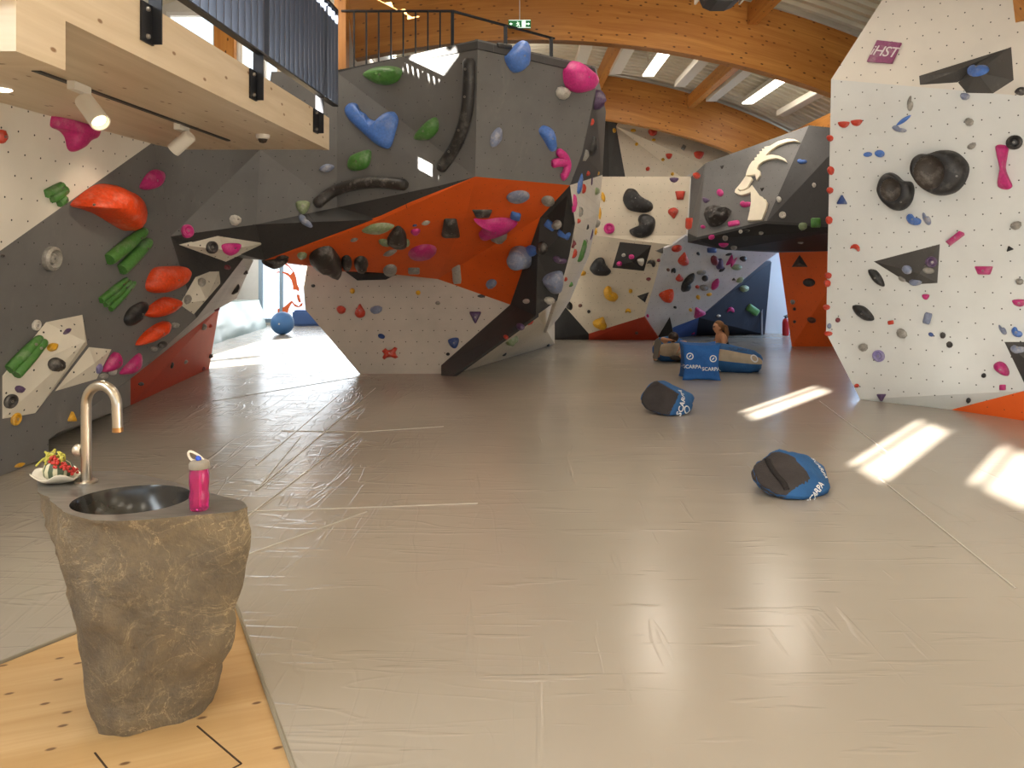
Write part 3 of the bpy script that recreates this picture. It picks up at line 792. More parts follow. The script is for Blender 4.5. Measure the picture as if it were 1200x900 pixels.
for s_ in (-1, 1):
    x = s_*.115
    box(bm, c+Vector((x-.025, -.003, -.006)), c+Vector((x+.012, 0, .006)))
    vs = [bm.verts.new(c+Vector((x+s_*q[0], -.003, q[1]))) for q in ((.03, 0), (.005, .022), (.005, -.022))]; bm.faces.new(vs)
fin('pictogram', bm, EXW, es)
bm = bmesh.new()
for a, b_, w_ in (((-.03, .028), (-.03, .03), .011), ((-.03, .018), (-.02, -.008), .009), ((-.025, .01), (-.002, .012), .005), ((-.03, .012), (-.048, -.002), .005), ((-.02, -.008), (-.002, -.02), .006), ((-.002, -.02), (-.006, -.042), .005), ((-.02, -.008), (-.035, -.03), .006), ((-.035, -.03), (-.05, -.03), .005)):
    tube(bm, [c+Vector((a[0], -.003, a[1])), c+Vector((b_[0]+1e-4, -.003, b_[1]))], w_, 6)
fin('running_figure', bm, EXW, es)
bm = bmesh.new(); tube(bm, [c+Vector((0, .015, .06)), Vector((c.x, c.y+.015, roof_z(c.x)-.01))], .008, 6); fin('suspension_rod', bm, WPLAST, es)

# ---- loudspeaker hanging near the roof
ls = empty('loudspeaker', P(845, -8, 8.0), 'dark loudspeaker with pale sides hanging under the roof at the top edge', 'loudspeaker')
c = ls.location
bm = bmesh.new()
pr = [(-.22, .16), (-.21, -.02), (-.17, -.10), (-.08, -.135), (.08, -.135), (.17, -.10), (.21, -.02), (.22, .16)]
fr1 = [bm.verts.new(c+Vector((x, -.16, z))) for x, z in pr]; bk1 = [bm.verts.new(c+Vector((x*.9, .16, z))) for x, z in pr]
bm.faces.new(fr1); bm.faces.new(bk1[::-1])
for i in range(len(pr)): bm.faces.new((fr1[i], bk1[i], bk1[(i+1) % len(pr)], fr1[(i+1) % len(pr)]))
fin('cabinet', bm, mat_plain('speaker_grey', '#3a3a3c', .6), ls)
for s_ in (-1, 1):
    bm = bmesh.new(); obox(bm, c+Vector((s_*.235, 0, .04)), (Vector((1, 0, 0)), Vector((0, 1, 0)), UPZ), (.02, .3, .22)); fin('bracket', bm, WPLAST, ls)
    bm = bmesh.new(); tube(bm, [c+Vector((s_*.2, 0, .15)), Vector((c.x+s_*.2, c.y, roof_z(c.x+s_*.2)-.01))], .008, 6); fin('suspension_rod', bm, STEEL, ls)
bm = bmesh.new(); obox(bm, c+Vector((0, -.165, .03)), (Vector((1, 0, 0)), Vector((0, 1, 0)), UPZ), (.34, .01, .2)); fin('grille', bm, mat_plain('speaker_grille', '#232325', .8), ls)
bm = bmesh.new(); box(bm, (5.34, 7.75, CH+298*7.75/F), (6.9, 8.2, CH+298*7.75/F+.35)); uv_face_project(bm, Vector((1, 0, 0))); struct(fin('roof_beam', bm, GLULAM))

# ---- purple sign on the right wall
def plate(bm, pts, n, t, mi=0):
    f = [bm.verts.new(p+n*t) for p in pts]; k = [bm.verts.new(p) for p in pts]
    tr = tessellate_polygon([pts])
    for a, b_, d_ in tr:
        bm.faces.new((f[a], f[b_], f[d_])).material_index = mi; bm.faces.new((k[a], k[d_], k[b_])).material_index = mi
    m_ = len(pts)
    for i in range(m_): bm.faces.new((f[i], k[i], k[(i+1) % m_], f[(i+1) % m_])).material_index = mi
PURP = mat_hold('purple_sign', '#8a3a6a', .3)
n2 = rN2
so4 = [RU(1017, 73), RU(1029, 48), RU(1057, 51), RU(1046, 75)]
sg = empty('wall_sign', so4[0], 'purple slanted square sign with white lettering high on the right wall', 'sign')
bm = bmesh.new(); plate(bm, so4, n2, .035); fin('sign_board', bm, PURP, sg)
cc = sum(so4, Vector())/4
uu = (so4[2]-so4[1]).normalized()*.9+(so4[3]-so4[0]).normalized()*.1; uu = (uu-n2*uu.dot(n2)).normalized(); vv = n2.cross(uu).normalized()
if vv.z < 0: vv = -vv
if uu.x < 0: uu = -uu
text('lettering', 'iHST', cc+n2*.037, uu, vv, .17, mat_plain('sign_white', '#d8cfd0', .5), sg, .004, shear=.25, space=.9)

# ---- ibex emblem on the grey wall
def z5(x, y): return IB(790+x/5.622, 140+y/5.622)
ibn = (IB(948, 147)-IB(817, 281)).cross(IB(897, 262)-IB(817, 281)).normalized()
if ibn.dot(CAM-IB(880, 220)) < 0: ibn = -ibn
horn = [(835,158),(800,139),(750,136),(690,153),(640,182),(600,190),(604,202),(585,203),(588,217),(568,220),(570,236),(552,240),(552,256),(536,262),(537,276),(520,285),(503,310),(487,345),(478,378),(540,372),(549,408),(575,375),(572,348),(552,335),(560,310),(590,285),(630,270),(680,264),(720,273),(748,288),(737,268),(700,249),(650,240),(610,246),(640,212),(690,178),(750,156),(800,150)]
neck = [(478,381),(515,388),(522,400),(505,425),(490,455),(470,468),(440,475),(435,465),(428,470),(440,482),(470,478),(500,462),(520,440),(545,475),(570,510),(590,520),(598,532),(610,535),(612,548),(622,555),(612,600),(582,668),(490,674),(505,610),(513,550),(511,485),(480,498),(450,506),(425,500),(406,488),(410,470),(440,435),(462,405)]
ib = empty('ibex_emblem', z5(550, 674), 'cream cut-out ibex head with two long horns on the grey wall', 'emblem')
CREAM = mat_plain('cream_board', '#e6dcc6', .6, noise_amt=.06)
for nm, pts in (('horns', horn), ('head_and_neck', neck)):
    bm = bmesh.new(); plate(bm, [z5(*p) for p in pts], ibn, .05); fin(nm, bm, CREAM, ib)

# ---- fire extinguisher and the blue lit recess
bm = bmesh.new(); box(bm, (5.9, 18.35, 0), (8.55, 18.5, 3.2)); struct(fin('wall_recess', bm, mat_plain('recess_plaster', '#cfd6de', .7)))
fe = empty('fire_extinguisher', FL(918, 392.5)+Vector((0, -.15, 0)), 'red fire extinguisher on the floor by the pale blue wall', 'fire extinguisher')
c = fe.location
bm = bmesh.new(); revolve(bm, [(0, .0), (.065, 0), (.075, .02), (.075, .30), (.06, .37), (.03, .40), (0, .40)], c, 20); fin('cylinder_body', bm, mat_plain('extinguisher_red', '#b01d25', .35), fe, True, .6)
bm = bmesh.new(); revolve(bm, [(0, .40), (.025, .40), (.025, .45), (0, .45)], c, 12); obox(bm, c+Vector((.02, 0, .47)), (Vector((.9, 0, .35)).normalized(), Vector((0, 1, 0)), Vector((-.35, 0, .9)).normalized()), (.14, .025, .015)); obox(bm, c+Vector((.02, 0, .445)), (Vector((1, 0, 0)), Vector((0, 1, 0)), UPZ), (.1, .025, .012)); fin('valve', bm, STEEL, fe)
bm = bmesh.new(); tube(bm, catmull([c+Vector(v) for v in ((.02, -.02, .43), (.1, -.03, .44), (.15, -.03, .34), (.14, -.03, .18), (.09, -.03, .06))], 5), .014, 8); fin('hose', bm, STEEL, fe, True)
bm = bmesh.new(); obox(bm, FL(892, 393)+Vector((0, -.05, 1.05)), (Vector((1, 0, 0)), Vector((0, 1, 0)), UPZ), (.035, .035, 2.1)); struct(fin('trim_1', bm, mat_plain('door_post', '#9aa0ad', .5)))

# ---- things seen through the passage under the boulder
gb = FL(331, 392)
bm = bmesh.new(); bmesh.ops.create_uvsphere(bm, u_segments=32, v_segments=20, radius=.27); bmesh.ops.translate(bm, verts=bm.verts, vec=gb+Vector((0, .0, .268)))
o = empty('exercise_ball', gb, 'blue exercise ball on the shiny floor beyond the passage', 'ball')
fin('ball_skin', bm, mat_plain('ball_blue', '#3f6fa8', .45), o, True)
bm = bmesh.new(); revolve(bm, [(0, -.262), (.02, -.264), (.02, -.27), (0, -.272)], gb+Vector((0, 0, .268)), 12, axis=(Vector((1, 0, 0)), UPZ, Vector((0, 1, 0)))); fin('valve_plug', bm, WPLAST, o)
# tarpaulin covered mat standing on its long edge
TARP = mat_plain('silver_tarpaulin', '#a9bcb8', .22, spec=.6)
pa, pb_ = FL(249, 404), FL(313, 383.5)
bm = bmesh.new(); n_ = 18; rows_ = []
for j in range(9):
    row = []
    for i in range(n_+1):
        t = i/n_; s_ = j/8
        p = pa.lerp(pb_, t)+Vector((-.22*s_, 0, .82*s_*(1-.12*t)))
        p += Vector((noise.noise((t*9, s_*3, 1.3))*.05, 0, 0))
        row.append(bm.verts.new(p))
    rows_.append(row)
for a, b_ in zip(rows_, rows_[1:]):
    for i in range(n_): bm.faces.new((a[i], a[i+1], b_[i+1], b_[i]))
ex = bmesh.ops.extrude_face_region(bm, geom=bm.faces[:])
bmesh.ops.translate(bm, verts=[v for v in ex['geom'] if isinstance(v, bmesh.types.BMVert)], vec=(-.5, .1, 0))
tag(fin('crash_mat', bm, TARP, None, True, .8), 'silvery tarpaulin covered crash mat standing along the passage', 'crash mat')
bm = bmesh.new(); yb = 20.6
box(bm, (-5.9, yb, 0), (-4.3, yb+.45, .42)); bmesh.ops.bevel(bm, geom=bm.edges[:], offset=.05, segments=3, affect='EDGES')
tag(fin('foam_bench', bm, mat_plain('bench_blue', '#3d5c94', .5), None, True, .5), 'low blue padded bench before the glazed front of the passage', 'bench')
# ibex in orange film on the glass
def g5(x, y): return P(240+x/6.667, 290+y/6.667, Y1-.172)
gh = [(555,200),(570,188),(610,188),(650,200),(668,215),(690,190),(655,150),(620,130),(640,125),(665,150),(700,195),(715,240),(722,290),(738,320),(735,345),(715,330),(690,330),(690,300),(678,255),(655,225),(620,203),(585,196)]
gn = [(570,480),(620,465),(650,440),(680,415),(700,440),(735,460),(750,440),(765,430),(762,455),(735,468),(705,462),(682,432),(668,455),(655,480),(650,510),(570,510)]
ge = [(718,368),(738,370),(745,400),(752,425),(738,432),(725,405)]
gf = empty('ibex_emblem', g5(650, 510), 'orange ibex head emblem on the bright glass beyond the passage', 'emblem')
FILM = mat_plain('orange_film', '#e2601c', .5)
for nm, pts in (('horns', gh), ('neck', gn), ('muzzle', ge)):
    bm = bmesh.new(); plate(bm, [g5(*p) for p in pts], Vector((0, -1, 0)), .012); fin(nm, bm, FILM, gf)
# orange and white board behind the balcony railing
bm = bmesh.new(); box(bm, (-3.0, 9.80, 3.2), (-2.3, 9.84, 4.6)); bd = empty('mural_board', (-2.65, 9.82, 3.2), 'white board with an orange swoosh behind the balcony railing', 'board')
fin('board_sheet', bm, mat_plain('board_white', '#dcd3c6', .7), bd)
bm = bmesh.new(); plate(bm, [P(*p, 9.78) for p in ((341, 96), (352, 98), (366, 105), (372, 112), (388, 122), (388, 150), (370, 130), (356, 118), (350, 116))], Vector((0, -1, 0)), .01)
fin('swoosh', bm, mat_plain('mural_orange', '#e8641a', .7), bd)
for nm in ():
    pass
# ================================================================ holds
HC = dict(red='#c23a22', orange='#dd4512', pink='#cf2f86', magenta='#b92672', blue='#4a76c4', navy='#2f4a86', green='#4a8038', palegreen='#8a9a72',
          black='#232223', dark='#35312f', grey='#8e8a83', pale='#b9b4aa', yellow='#d9a21c', purple='#574064', white='#cfcac0', lilac='#8f86b8', brown='#6a4436', slate='#7d86a0', maroon='#7a2a35')
def hm(c):
    ch = {'black': .12, 'dark': .3, 'grey': .6, 'slate': .6, 'pink': .12, 'orange': .2, 'palegreen': .5}.get(c, .22)
    return mat_hold('hold_'+c, HC[c], ch, .45)
def shp(kind, n=14):
    o = []
    if kind in ('ell', 'knob', 'ring'):
        o = [(math.cos(2*math.pi*i/n), math.sin(2*math.pi*i/n)) for i in range(n)]
    elif kind == 'leaf':
        for i in range(n):
            a = 2*math.pi*i/n; o.append((math.cos(a), math.sin(a)*abs(math.sin(a))**.6))
    elif kind == 'tear':
        o = catmull([Vector((x, y, 0)) for x, y in ((0, 1), (.42, .45), (.85, -.1), (.8, -.7), (.2, -1), (-.45, -.95), (-.9, -.5), (-.7, .1), (-.35, .55))], 2, True)
    elif kind == 'half':
        o = catmull([Vector((x, y, 0)) for x, y in ((-1, .7), (-.4, .95), (.4, .95), (1, .7), (.85, -.1), (.4, -.85), (-.1, -1), (-.65, -.6), (-.9, 0))], 2, True)
    elif kind == 'trap': o = [(-1, .9), (-.85, 1), (.85, 1), (1, .9), (.7, -.9), (.55, -1), (-.5, -1), (-.65, -.9)]
    elif kind == 'tri': o = [(-.12, 1), (.1, 1), (1, -.75), (.9, -1), (-.9, -1), (-1, -.75)]
    elif kind == 'rect': o = [(-1, .75), (-.8, 1), (.8, 1), (1, .75), (1, -.75), (.8, -1), (-.8, -1), (-1, -.75)]
    elif kind == 'rock': o = [(-1, .3), (-.7, .85), (-.1, 1), (.6, .75), (1, .2), (.8, -.6), (.2, -1), (-.5, -.9), (-.9, -.3)]
    elif kind == 'bean': o = catmull([Vector((x, y, 0)) for x, y in ((-1, .2), (-.7, .9), (-.2, .85), (.1, .3), (.6, .25), (1, -.2), (.8, -.85), (.1, -1), (-.6, -.7))], 2, True)
    elif kind == 'chev': o = [(-1, 1), (-.5, 1), (0, .1), (.5, 1), (1, 1), (.3, -.8), (0, -1), (-.3, -.8)]
    elif kind == 'bone': o = catmull([Vector((x, y, 0)) for x, y in ((-1, .6), (-.8, 1), (-.3, .5), (.4, .45), (.85, 1), (1, .2), (.8, -.9), (.3, -.5), (-.4, -.4), (-.85, -1), (-1, -.2))], 2, True)
    elif kind == 'cross': o = [(-.5, 1), (-.2, .55), (.3, .6), (.7, 1), (1, .7), (.7, .1), (.75, -.4), (1, -.8), (.6, -1), (.1, -.65), (-.5, -.7), (-.8, -1), (-1, -.6), (-.7, 0), (-1, .5)]
    return [(p[0], p[1]) for p in o]
NAME = dict(ell='edge_hold', knob='knob_hold', leaf='leaf_hold', tear='teardrop_hold', half='half_moon_hold', trap='tray_hold', tri='triangle_hold', rect='bar_hold', rock='rock_hold', bean='bean_hold', chev='chevron_hold', bone='pinch_hold', ring='ring_hold', cross='cross_hold', cres='crescent_hold', free='sloper_hold')
GRP = dict(lw='climbing holds on the dark wall under the balcony', cb='climbing holds on the central boulder', bw='climbing holds on the far cream and bluish wall',
           uw='climbing holds on the upper cream wall', iw='climbing holds on the ibex wall and its roof', rw='climbing holds on the right white wall', W='climbing holds on the right white wall')
HOLDS = []
def plane_map(loc, n, limit=.3):
    Y = loc.y
    v = (CAM-loc).normalized()
    u = Vector((1, 0, 0))-n*n.x
    w = Vector((0, 0, 1))-n*n.z
    if abs(n.dot(v)) > limit:
        def f(px, py): return on_plane(px, py, loc, n)
    else:
        if u.length < .35: u = n.cross(Vector((0, 0, 1)))
        u = u.normalized(); w = n.cross(u).normalized()
        if w.z < 0: w = -w
        c0 = None
        def f(px, py, c=[None]):
            pr = CAM+ray(px, py)*((loc-CAM).dot(Vector((0, 1, 0)))/ray(px, py).y)
            d = pr-loc
            return loc+u*(d.x*(1 if u.x >= 0 else -1))+w*d.z
    return f
def dome(bm, outl, n, h, rings=4, top=.15, rough=0.0, power=.5, seed=0, c=None):
    c = c or sum(outl, Vector())/len(outl); prev = None
    k = len(outl); base = [bm.verts.new(p-n*.01) for p in outl]; prev = base
    r0 = sum((p-c).length for p in outl)/k
    for j in range(1, rings+1):
        t = j/rings
        s = math.cos(t*math.pi/2*(1-top*.6)) if True else 1-t
        z = h*math.sin(t*math.pi/2)**(2*power)
        if j == rings: s = max(s, .16)
        ring = []
        for p in outl:
            q = c+(p-c)*s+n*z
            if rough:
                q += n*(rough*h*noise.noise(q*(2.2/max(r0, .03))+Vector((seed, 0, 0))))
            ring.append(bm.verts.new(q))
        for i in range(k): bm.faces.new((prev[i], prev[(i+1) % k], ring[(i+1) % k], ring[i]))
        prev = ring
    cv = bm.verts.new(c+n*h*1.01)
    for i in range(k): bm.faces.new((prev[i], prev[(i+1) % k], cv))
def bolt(parent, p, n, r=.011):
    bm = bmesh.new(); u, v = frame_of(n)
    revolve(bm, [(r, -.012), (r, .004), (r*.55, .004), (r*.5, -.002), (0, -.002)], p, 10, axis=(u, v, n)); fin('bolt', bm, BOLT, parent)
def hold_obj(kind, m, bm, loc, label, wall, bolts=(), n=None, smooth=True, name=None):
    o = empty(name or NAME[kind], loc, label, 'climbing hold', GRP[wall]) if bolts else None
    if o:
        fin('resin_body', bm, m, o, smooth, .9)
        for b in bolts: bolt(o, b, n)
    else:
        o = tag(fin(name or NAME[kind], bm, m, None, smooth, .9), label, 'climbing hold', GRP[wall])
    HOLDS.append(o); return o
seed_i = 0
def H(px, py, w, h, rot, col, kind, label, ht=None, wall=None):
    global seed_i
    seed_i += 1
    hh = hit(px, py)
    if hh is None:
        print('HOLD MISS', px, py, label); return
    loc, n, wl = hh; wl = wall or wl
    f = plane_map(loc, n)
    a = math.radians(rot); ca, sa = math.cos(a), math.sin(a)
    mpp = loc.y/F
    big = min(w, h)*mpp
    hz = (ht if ht else {'knob': .55, 'rock': .5, 'leaf': .42, 'cres': .5}.get(kind, .4))*big
    bm = bmesh.new()
    if kind == 'cres':
        pts = []
        for i in range(7):
            t = -1.15+2.3*i/6
            x, y = math.sin(t)*w/2, (math.cos(t)-.7)*h*.9
            pts.append(f(px+x*ca+y*sa, py-(x*-sa+y*ca)) if False else f(px+(x*ca-y*sa), py-(x*sa+y*ca)))
        rr = [max(.2, math.sin(math.pi*(i+.6)/7.2))*h*mpp*.38 for i in range(7)]
        tube(bm, catmull(pts, 2), [rr[min(i//2, 6)] for i in range(13)], 8, True, flat=(n, .9))
    else:
        ol = []
        for x, y in shp(kind, 16 if w > 12 else 12):
            x *= w/2; y *= h/2
            ol.append(f(px+(x*ca-y*sa), py-(x*sa+y*ca)))
        dome(bm, ol, n, hz, 4 if w > 9 else 3, rough=.35 if kind in ('rock', 'knob') else .12, seed=seed_i*3.7, power=.42 if kind in ('rect', 'trap', 'tri') else .5)
    bl = ()
    if kind == 'ring':
        bm.free(); bm = bmesh.new(); u, v = frame_of(n); r = w*mpp/2
        revolve(bm, [(r, -.01), (r*.98, r*.35), (r*.75, r*.5), (r*.55, r*.3), (r*.45, r*.22), (r*.38, r*.4), (r*.2, r*.45), (0, r*.4)], loc, 20, axis=(u, v, n)); bl = [loc+n*r*.42]
    elif w*h > 150 and kind != 'cres': bl = [loc+n*hz*1.0]
    return hold_obj(kind, hm(col), bm, loc, label, wl, bl, n)
def HF(pts, col, label, ht, center=None, smooth=True, rough=.12, power=.5, name='sloper_hold', bolts=None, closed=True, m=None, k=3, rings=5):
    """free outline in pixels"""
    global seed_i
    seed_i += 1
    cx = sum(p[0] for p in pts)/len(pts); cy = sum(p[1] for p in pts)/len(pts)
    if center: cx, cy = center
    hh = hit(cx, cy)
    if hh is None: print('HF MISS', label); return
    loc, n, wl = hh; f = plane_map(loc, n)
    ol = [f(*p) for p in pts]
    if smooth: ol = catmull(ol, k, True)
    bm = bmesh.new(); dome(bm, ol, n, ht, rings, rough=rough, power=power, seed=seed_i*2.3, c=f(cx, cy))
    bl = [f(*b)+n*ht*.75 for b in bolts] if bolts else [loc+n*ht*1.0]
    return hold_obj('free', m or hm(col), bm, loc, label, wl, bl, n, name=name)
def zz(pts, s, ox, oy): return [(ox+x/s, oy+y/s) for x, y in pts]
def VOL(pts, apex, ht, m, label, name='angular_volume', wall=None, extra=None):
    """faceted box volume: outline in px, ridge/apex points in px; adds its faces to the placement surface"""
    cx = sum(p[0] for p in pts)/len(pts); cy = sum(p[1] for p in pts)/len(pts)
    loc, n, wl = hit(cx, cy); f = plane_map(loc, n, .12)
    base = [f(*p) for p in pts]; ap = f(*apex)+n*ht
    bm = bmesh.new(); b = [bm.verts.new(p-n*.005) for p in base]; a = bm.verts.new(ap)
    for i in range(len(b)):
        j = (i+1) % len(b); bm.faces.new((b[i], b[j], a)); WALL_TRIS.append((base[i], base[j], ap, wl))
    bm.faces.new(b); uv_face_project(bm)
    o = tag(fin(name, bm, m), label, 'wall volume', 'wooden volumes on the climbing walls'); return o
def VOLR(pts, ridge, ht, faces, m, label, name='angular_volume'):
    """volume with several raised points: faces index pts+ridge"""
    cx = sum(p[0] for p in pts)/len(pts); cy = sum(p[1] for p in pts)/len(pts)
    loc, n, wl = hit(cx, cy); f = plane_map(loc, n, .12)
    base = [f(*p)-n*.005 for p in pts]; top = [f(*p)+n*(ht if not isinstance(ht, (list, tuple)) else ht[i]) for i, p in enumerate(ridge)]
    al = base+top; bm = bmesh.new(); v = [bm.verts.new(p) for p in al]
    for q in faces:
        bm.faces.new([v[i] for i in q])
        for i in range(1, len(q)-1): WALL_TRIS.append((al[q[0]], al[q[i]], al[q[i+1]], wl))
    uv_face_project(bm)
    return tag(fin(name, bm, m), label, 'wall volume', 'wooden volumes on the climbing walls')
VW = mat_panel('volume_white', '#d6cfc0', holes=.15, chalk=.1, scuff='#a89f92')
VD = mat_panel('volume_dark', '#4a4846', holes=0, chalk=.5, scuff='#9a958e')
VK = mat_panel('volume_black', '#2d2b2a', holes=0, chalk=.3, scuff='#8a857e')
# ---- volumes first (holds may sit on them)
VOL([(210, 287), (255, 276), (312, 285), (265, 307)], (258, 288), .10, VW, 'cream diamond volume above the passage with a ring and a pink hold on it')
VOLR([(53, 377), (97, 368), (103, 404), (60, 461), (40, 487), (0, 494), (0, 442)], [(80, 398)], .16, [(0, 1, 7), (1, 2, 7), (2, 3, 7), (3, 4, 7), (4, 5, 7), (5, 6, 7), (6, 0, 7)], VW, 'large cream faceted volume at the left edge carrying a green bar hold')
VOL([(104, 405), (133, 408), (114, 446), (60, 462)], (105, 425), .05, VW, 'smaller cream volume joined to the right of the large cream one')
VOL([(210, 357), (229, 324), (260, 312), (259, 332), (227, 369)], (228, 350), .14, VW, 'long cream volume between the orange slopers and the passage')
VOL([(1022, 306), (1102, 285), (1099, 332), (1067, 334)], (1083, 320), .15, VD, 'dark grey triangular volume in the middle of the right white wall')
VOL([(1176, 400), (1240, 400), (1240, 500), (1201, 452)], (1207, 420), .14, VD, 'dark grey volume cut by the right edge of the picture')
VOL([(1122, 97), (1150, 68), (1186, 54), (1189, 94), (1164, 110), (1132, 109)], (1150, 90), .18, VD, 'broad dark grey angular volume high on the right wall with a blue hold')
VOL([(1075, 89), (1184, 55), (1122, 97), (1076, 100)], (1120, 88), .10, VD, 'slim dark grey wedge volume left of the broad one high on the right wall')
VOL([(640, 253), (665, 227), (673, 262), (672, 286)], (662, 262), .14, VK, 'black pyramid volume at the right end of the orange roof')
VOL([(403, 318), (418, 312), (455, 316), (467, 321), (453, 328), (418, 329)], (436, 322), .12, VK, 'low black wedge volume along the lower edge of the orange roof')
VOL([(726, 283), (764, 287), (755, 318), (717, 314)], (742, 303), .18, VK, 'black square volume on the far cream wall with pink holds')
VOL([(768, 294), (781, 288), (780, 299)], (776, 294), .08, VD, 'small grey triangle volume right of the black square volume')
VOL([(746, 347), (761, 342), (756, 355)], (754, 348), .08, VK, 'small brown black triangle volume low on the far cream wall')
VOL([(770, 396), (785, 371), (791, 396)], (784, 387), .22, VK, 'tall black pyramid volume standing at the foot of the far wall')
VOL([(937, 298), (947, 313), (927, 313)], (937, 308), .10, VD, 'dark triangle volume on the orange panel below the ibex wall')
rebuild_bvh()

# ---- left wall
HF(zz([(262,205),(278,148),(330,155),(420,185),(480,205),(520,222),(510,270),(470,290),(430,330),(385,352),(355,335),(340,275),(310,240),(275,225)], 4.5, 0, 100), 'magenta', 'big pink three-lobed sloper just under the balcony', .10, bolts=[(86, 150)])
H(1, 160, 12, 17, 0, 'red', 'knob', 'red knob hold cut by the left edge under the balcony')
HF(zz([(368,630),(430,570),(500,525),(570,520),(640,550),(700,600),(720,680),(700,750),(660,768),(600,740),(500,680),(420,650)], 4.5, 0, 100), 'orange', 'largest orange sloper, tilted like a wing on the upper left dark wall', .26, bolts=[(132, 240), (86, 238)])
HF(zz([(735,530),(770,470),(810,443),(850,450),(868,480),(840,530),(790,550),(748,549)], 4.5, 0, 100), 'magenta', 'pink grooved oval hold below the farther spotlight', .06)
H(59, 303, 29, 26, 0, 'grey', 'ring', 'round chalky ring hold at the far left of the dark wall')
def FINS(bars, r, col, label, taper=.85, squash=1.0):
    c = [sum(b[k][i] for b in bars for k in (0, 1))/(2*len(bars)) for i in (0, 1)]
    loc, n, wl = hit(*c); f = plane_map(loc, n); o = empty('fin_hold', loc, label, 'climbing hold', GRP[wl]); mpp = loc.y/F
    for a, b_ in bars:
        bm = bmesh.new(); p, q = f(*a)+n*r*mpp*.5, f(*b_)+n*r*mpp*.5
        tube(bm, [p, p.lerp(q, .04), p.lerp(q, .5), p.lerp(q, .9), p.lerp(q, .97), q], [r*mpp*x for x in (.9, 1.0, 1.05, taper, .7*taper, .3*taper)], 10, True, flat=(n, squash))
        fin('rib', bm, hm(col), o, True, .9)
        bolt(o, p.lerp(q, .72)+n*r*mpp*squash*.95, n, .012)
    HOLDS.append(o)
FINS([((124, 304), (168, 269)), ((139, 316), (173, 281))], 7.5, 'green', 'green double bar hold below the largest orange sloper')
FINS([((116, 352), (148, 326)), ((121, 357), (152, 329)), ((127, 362), (157, 330))], 4.2, 'green', 'green triple bar hold left of the second orange sloper', .8)
FINS([((8, 434), (47, 395)), ((17, 440), (52, 399))], 6.5, 'green', 'green double bar hold lying on the large cream volume')
FINS([((52, 227), (72, 217)), ((58, 233), (76, 221)), ((66, 238), (74, 232))], 5.5, 'green', 'green ribbed hold on the white panel under the balcony', 1.0)
HF(zz([(270,385),(285,330),(320,285),(400,278),(470,280),(495,310),(470,360),(420,400),(350,420),(290,415)], 4.5, 110, 250), 'orange', 'second orange sloper, rounded block right of the green bars', .15)
HF(zz([(155,560),(185,500),(250,465),(278,480),(250,530),(230,570),(180,595)], 4.5, 110, 250), 'black', 'black oval sloper left of the third orange sloper', .08)
HF(zz([(260,530),(300,480),(370,440),(440,455),(450,475),(400,520),(320,550)], 4.5, 110, 250), 'orange', 'third orange sloper, flat wing touching the long cream volume', .12)
HF(zz([(217,695),(260,630),(330,580),(380,568),(388,595),(340,645),(270,685)], 4.5, 110, 250), 'orange', 'lowest orange sloper, narrow wing above the red panel', .12)
HF(zz([(490,390),(530,310),(560,298),(577,345),(550,380)], 4.09, 0, 340), 'magenta', 'pink wedge hold at the tip of the smaller cream volume', .07)
HF(zz([(570,400),(600,360),(665,300),(672,350),(640,395),(600,405)], 4.09, 0, 340), 'magenta', 'pink half-moon hold just right of the pink wedge', .07)
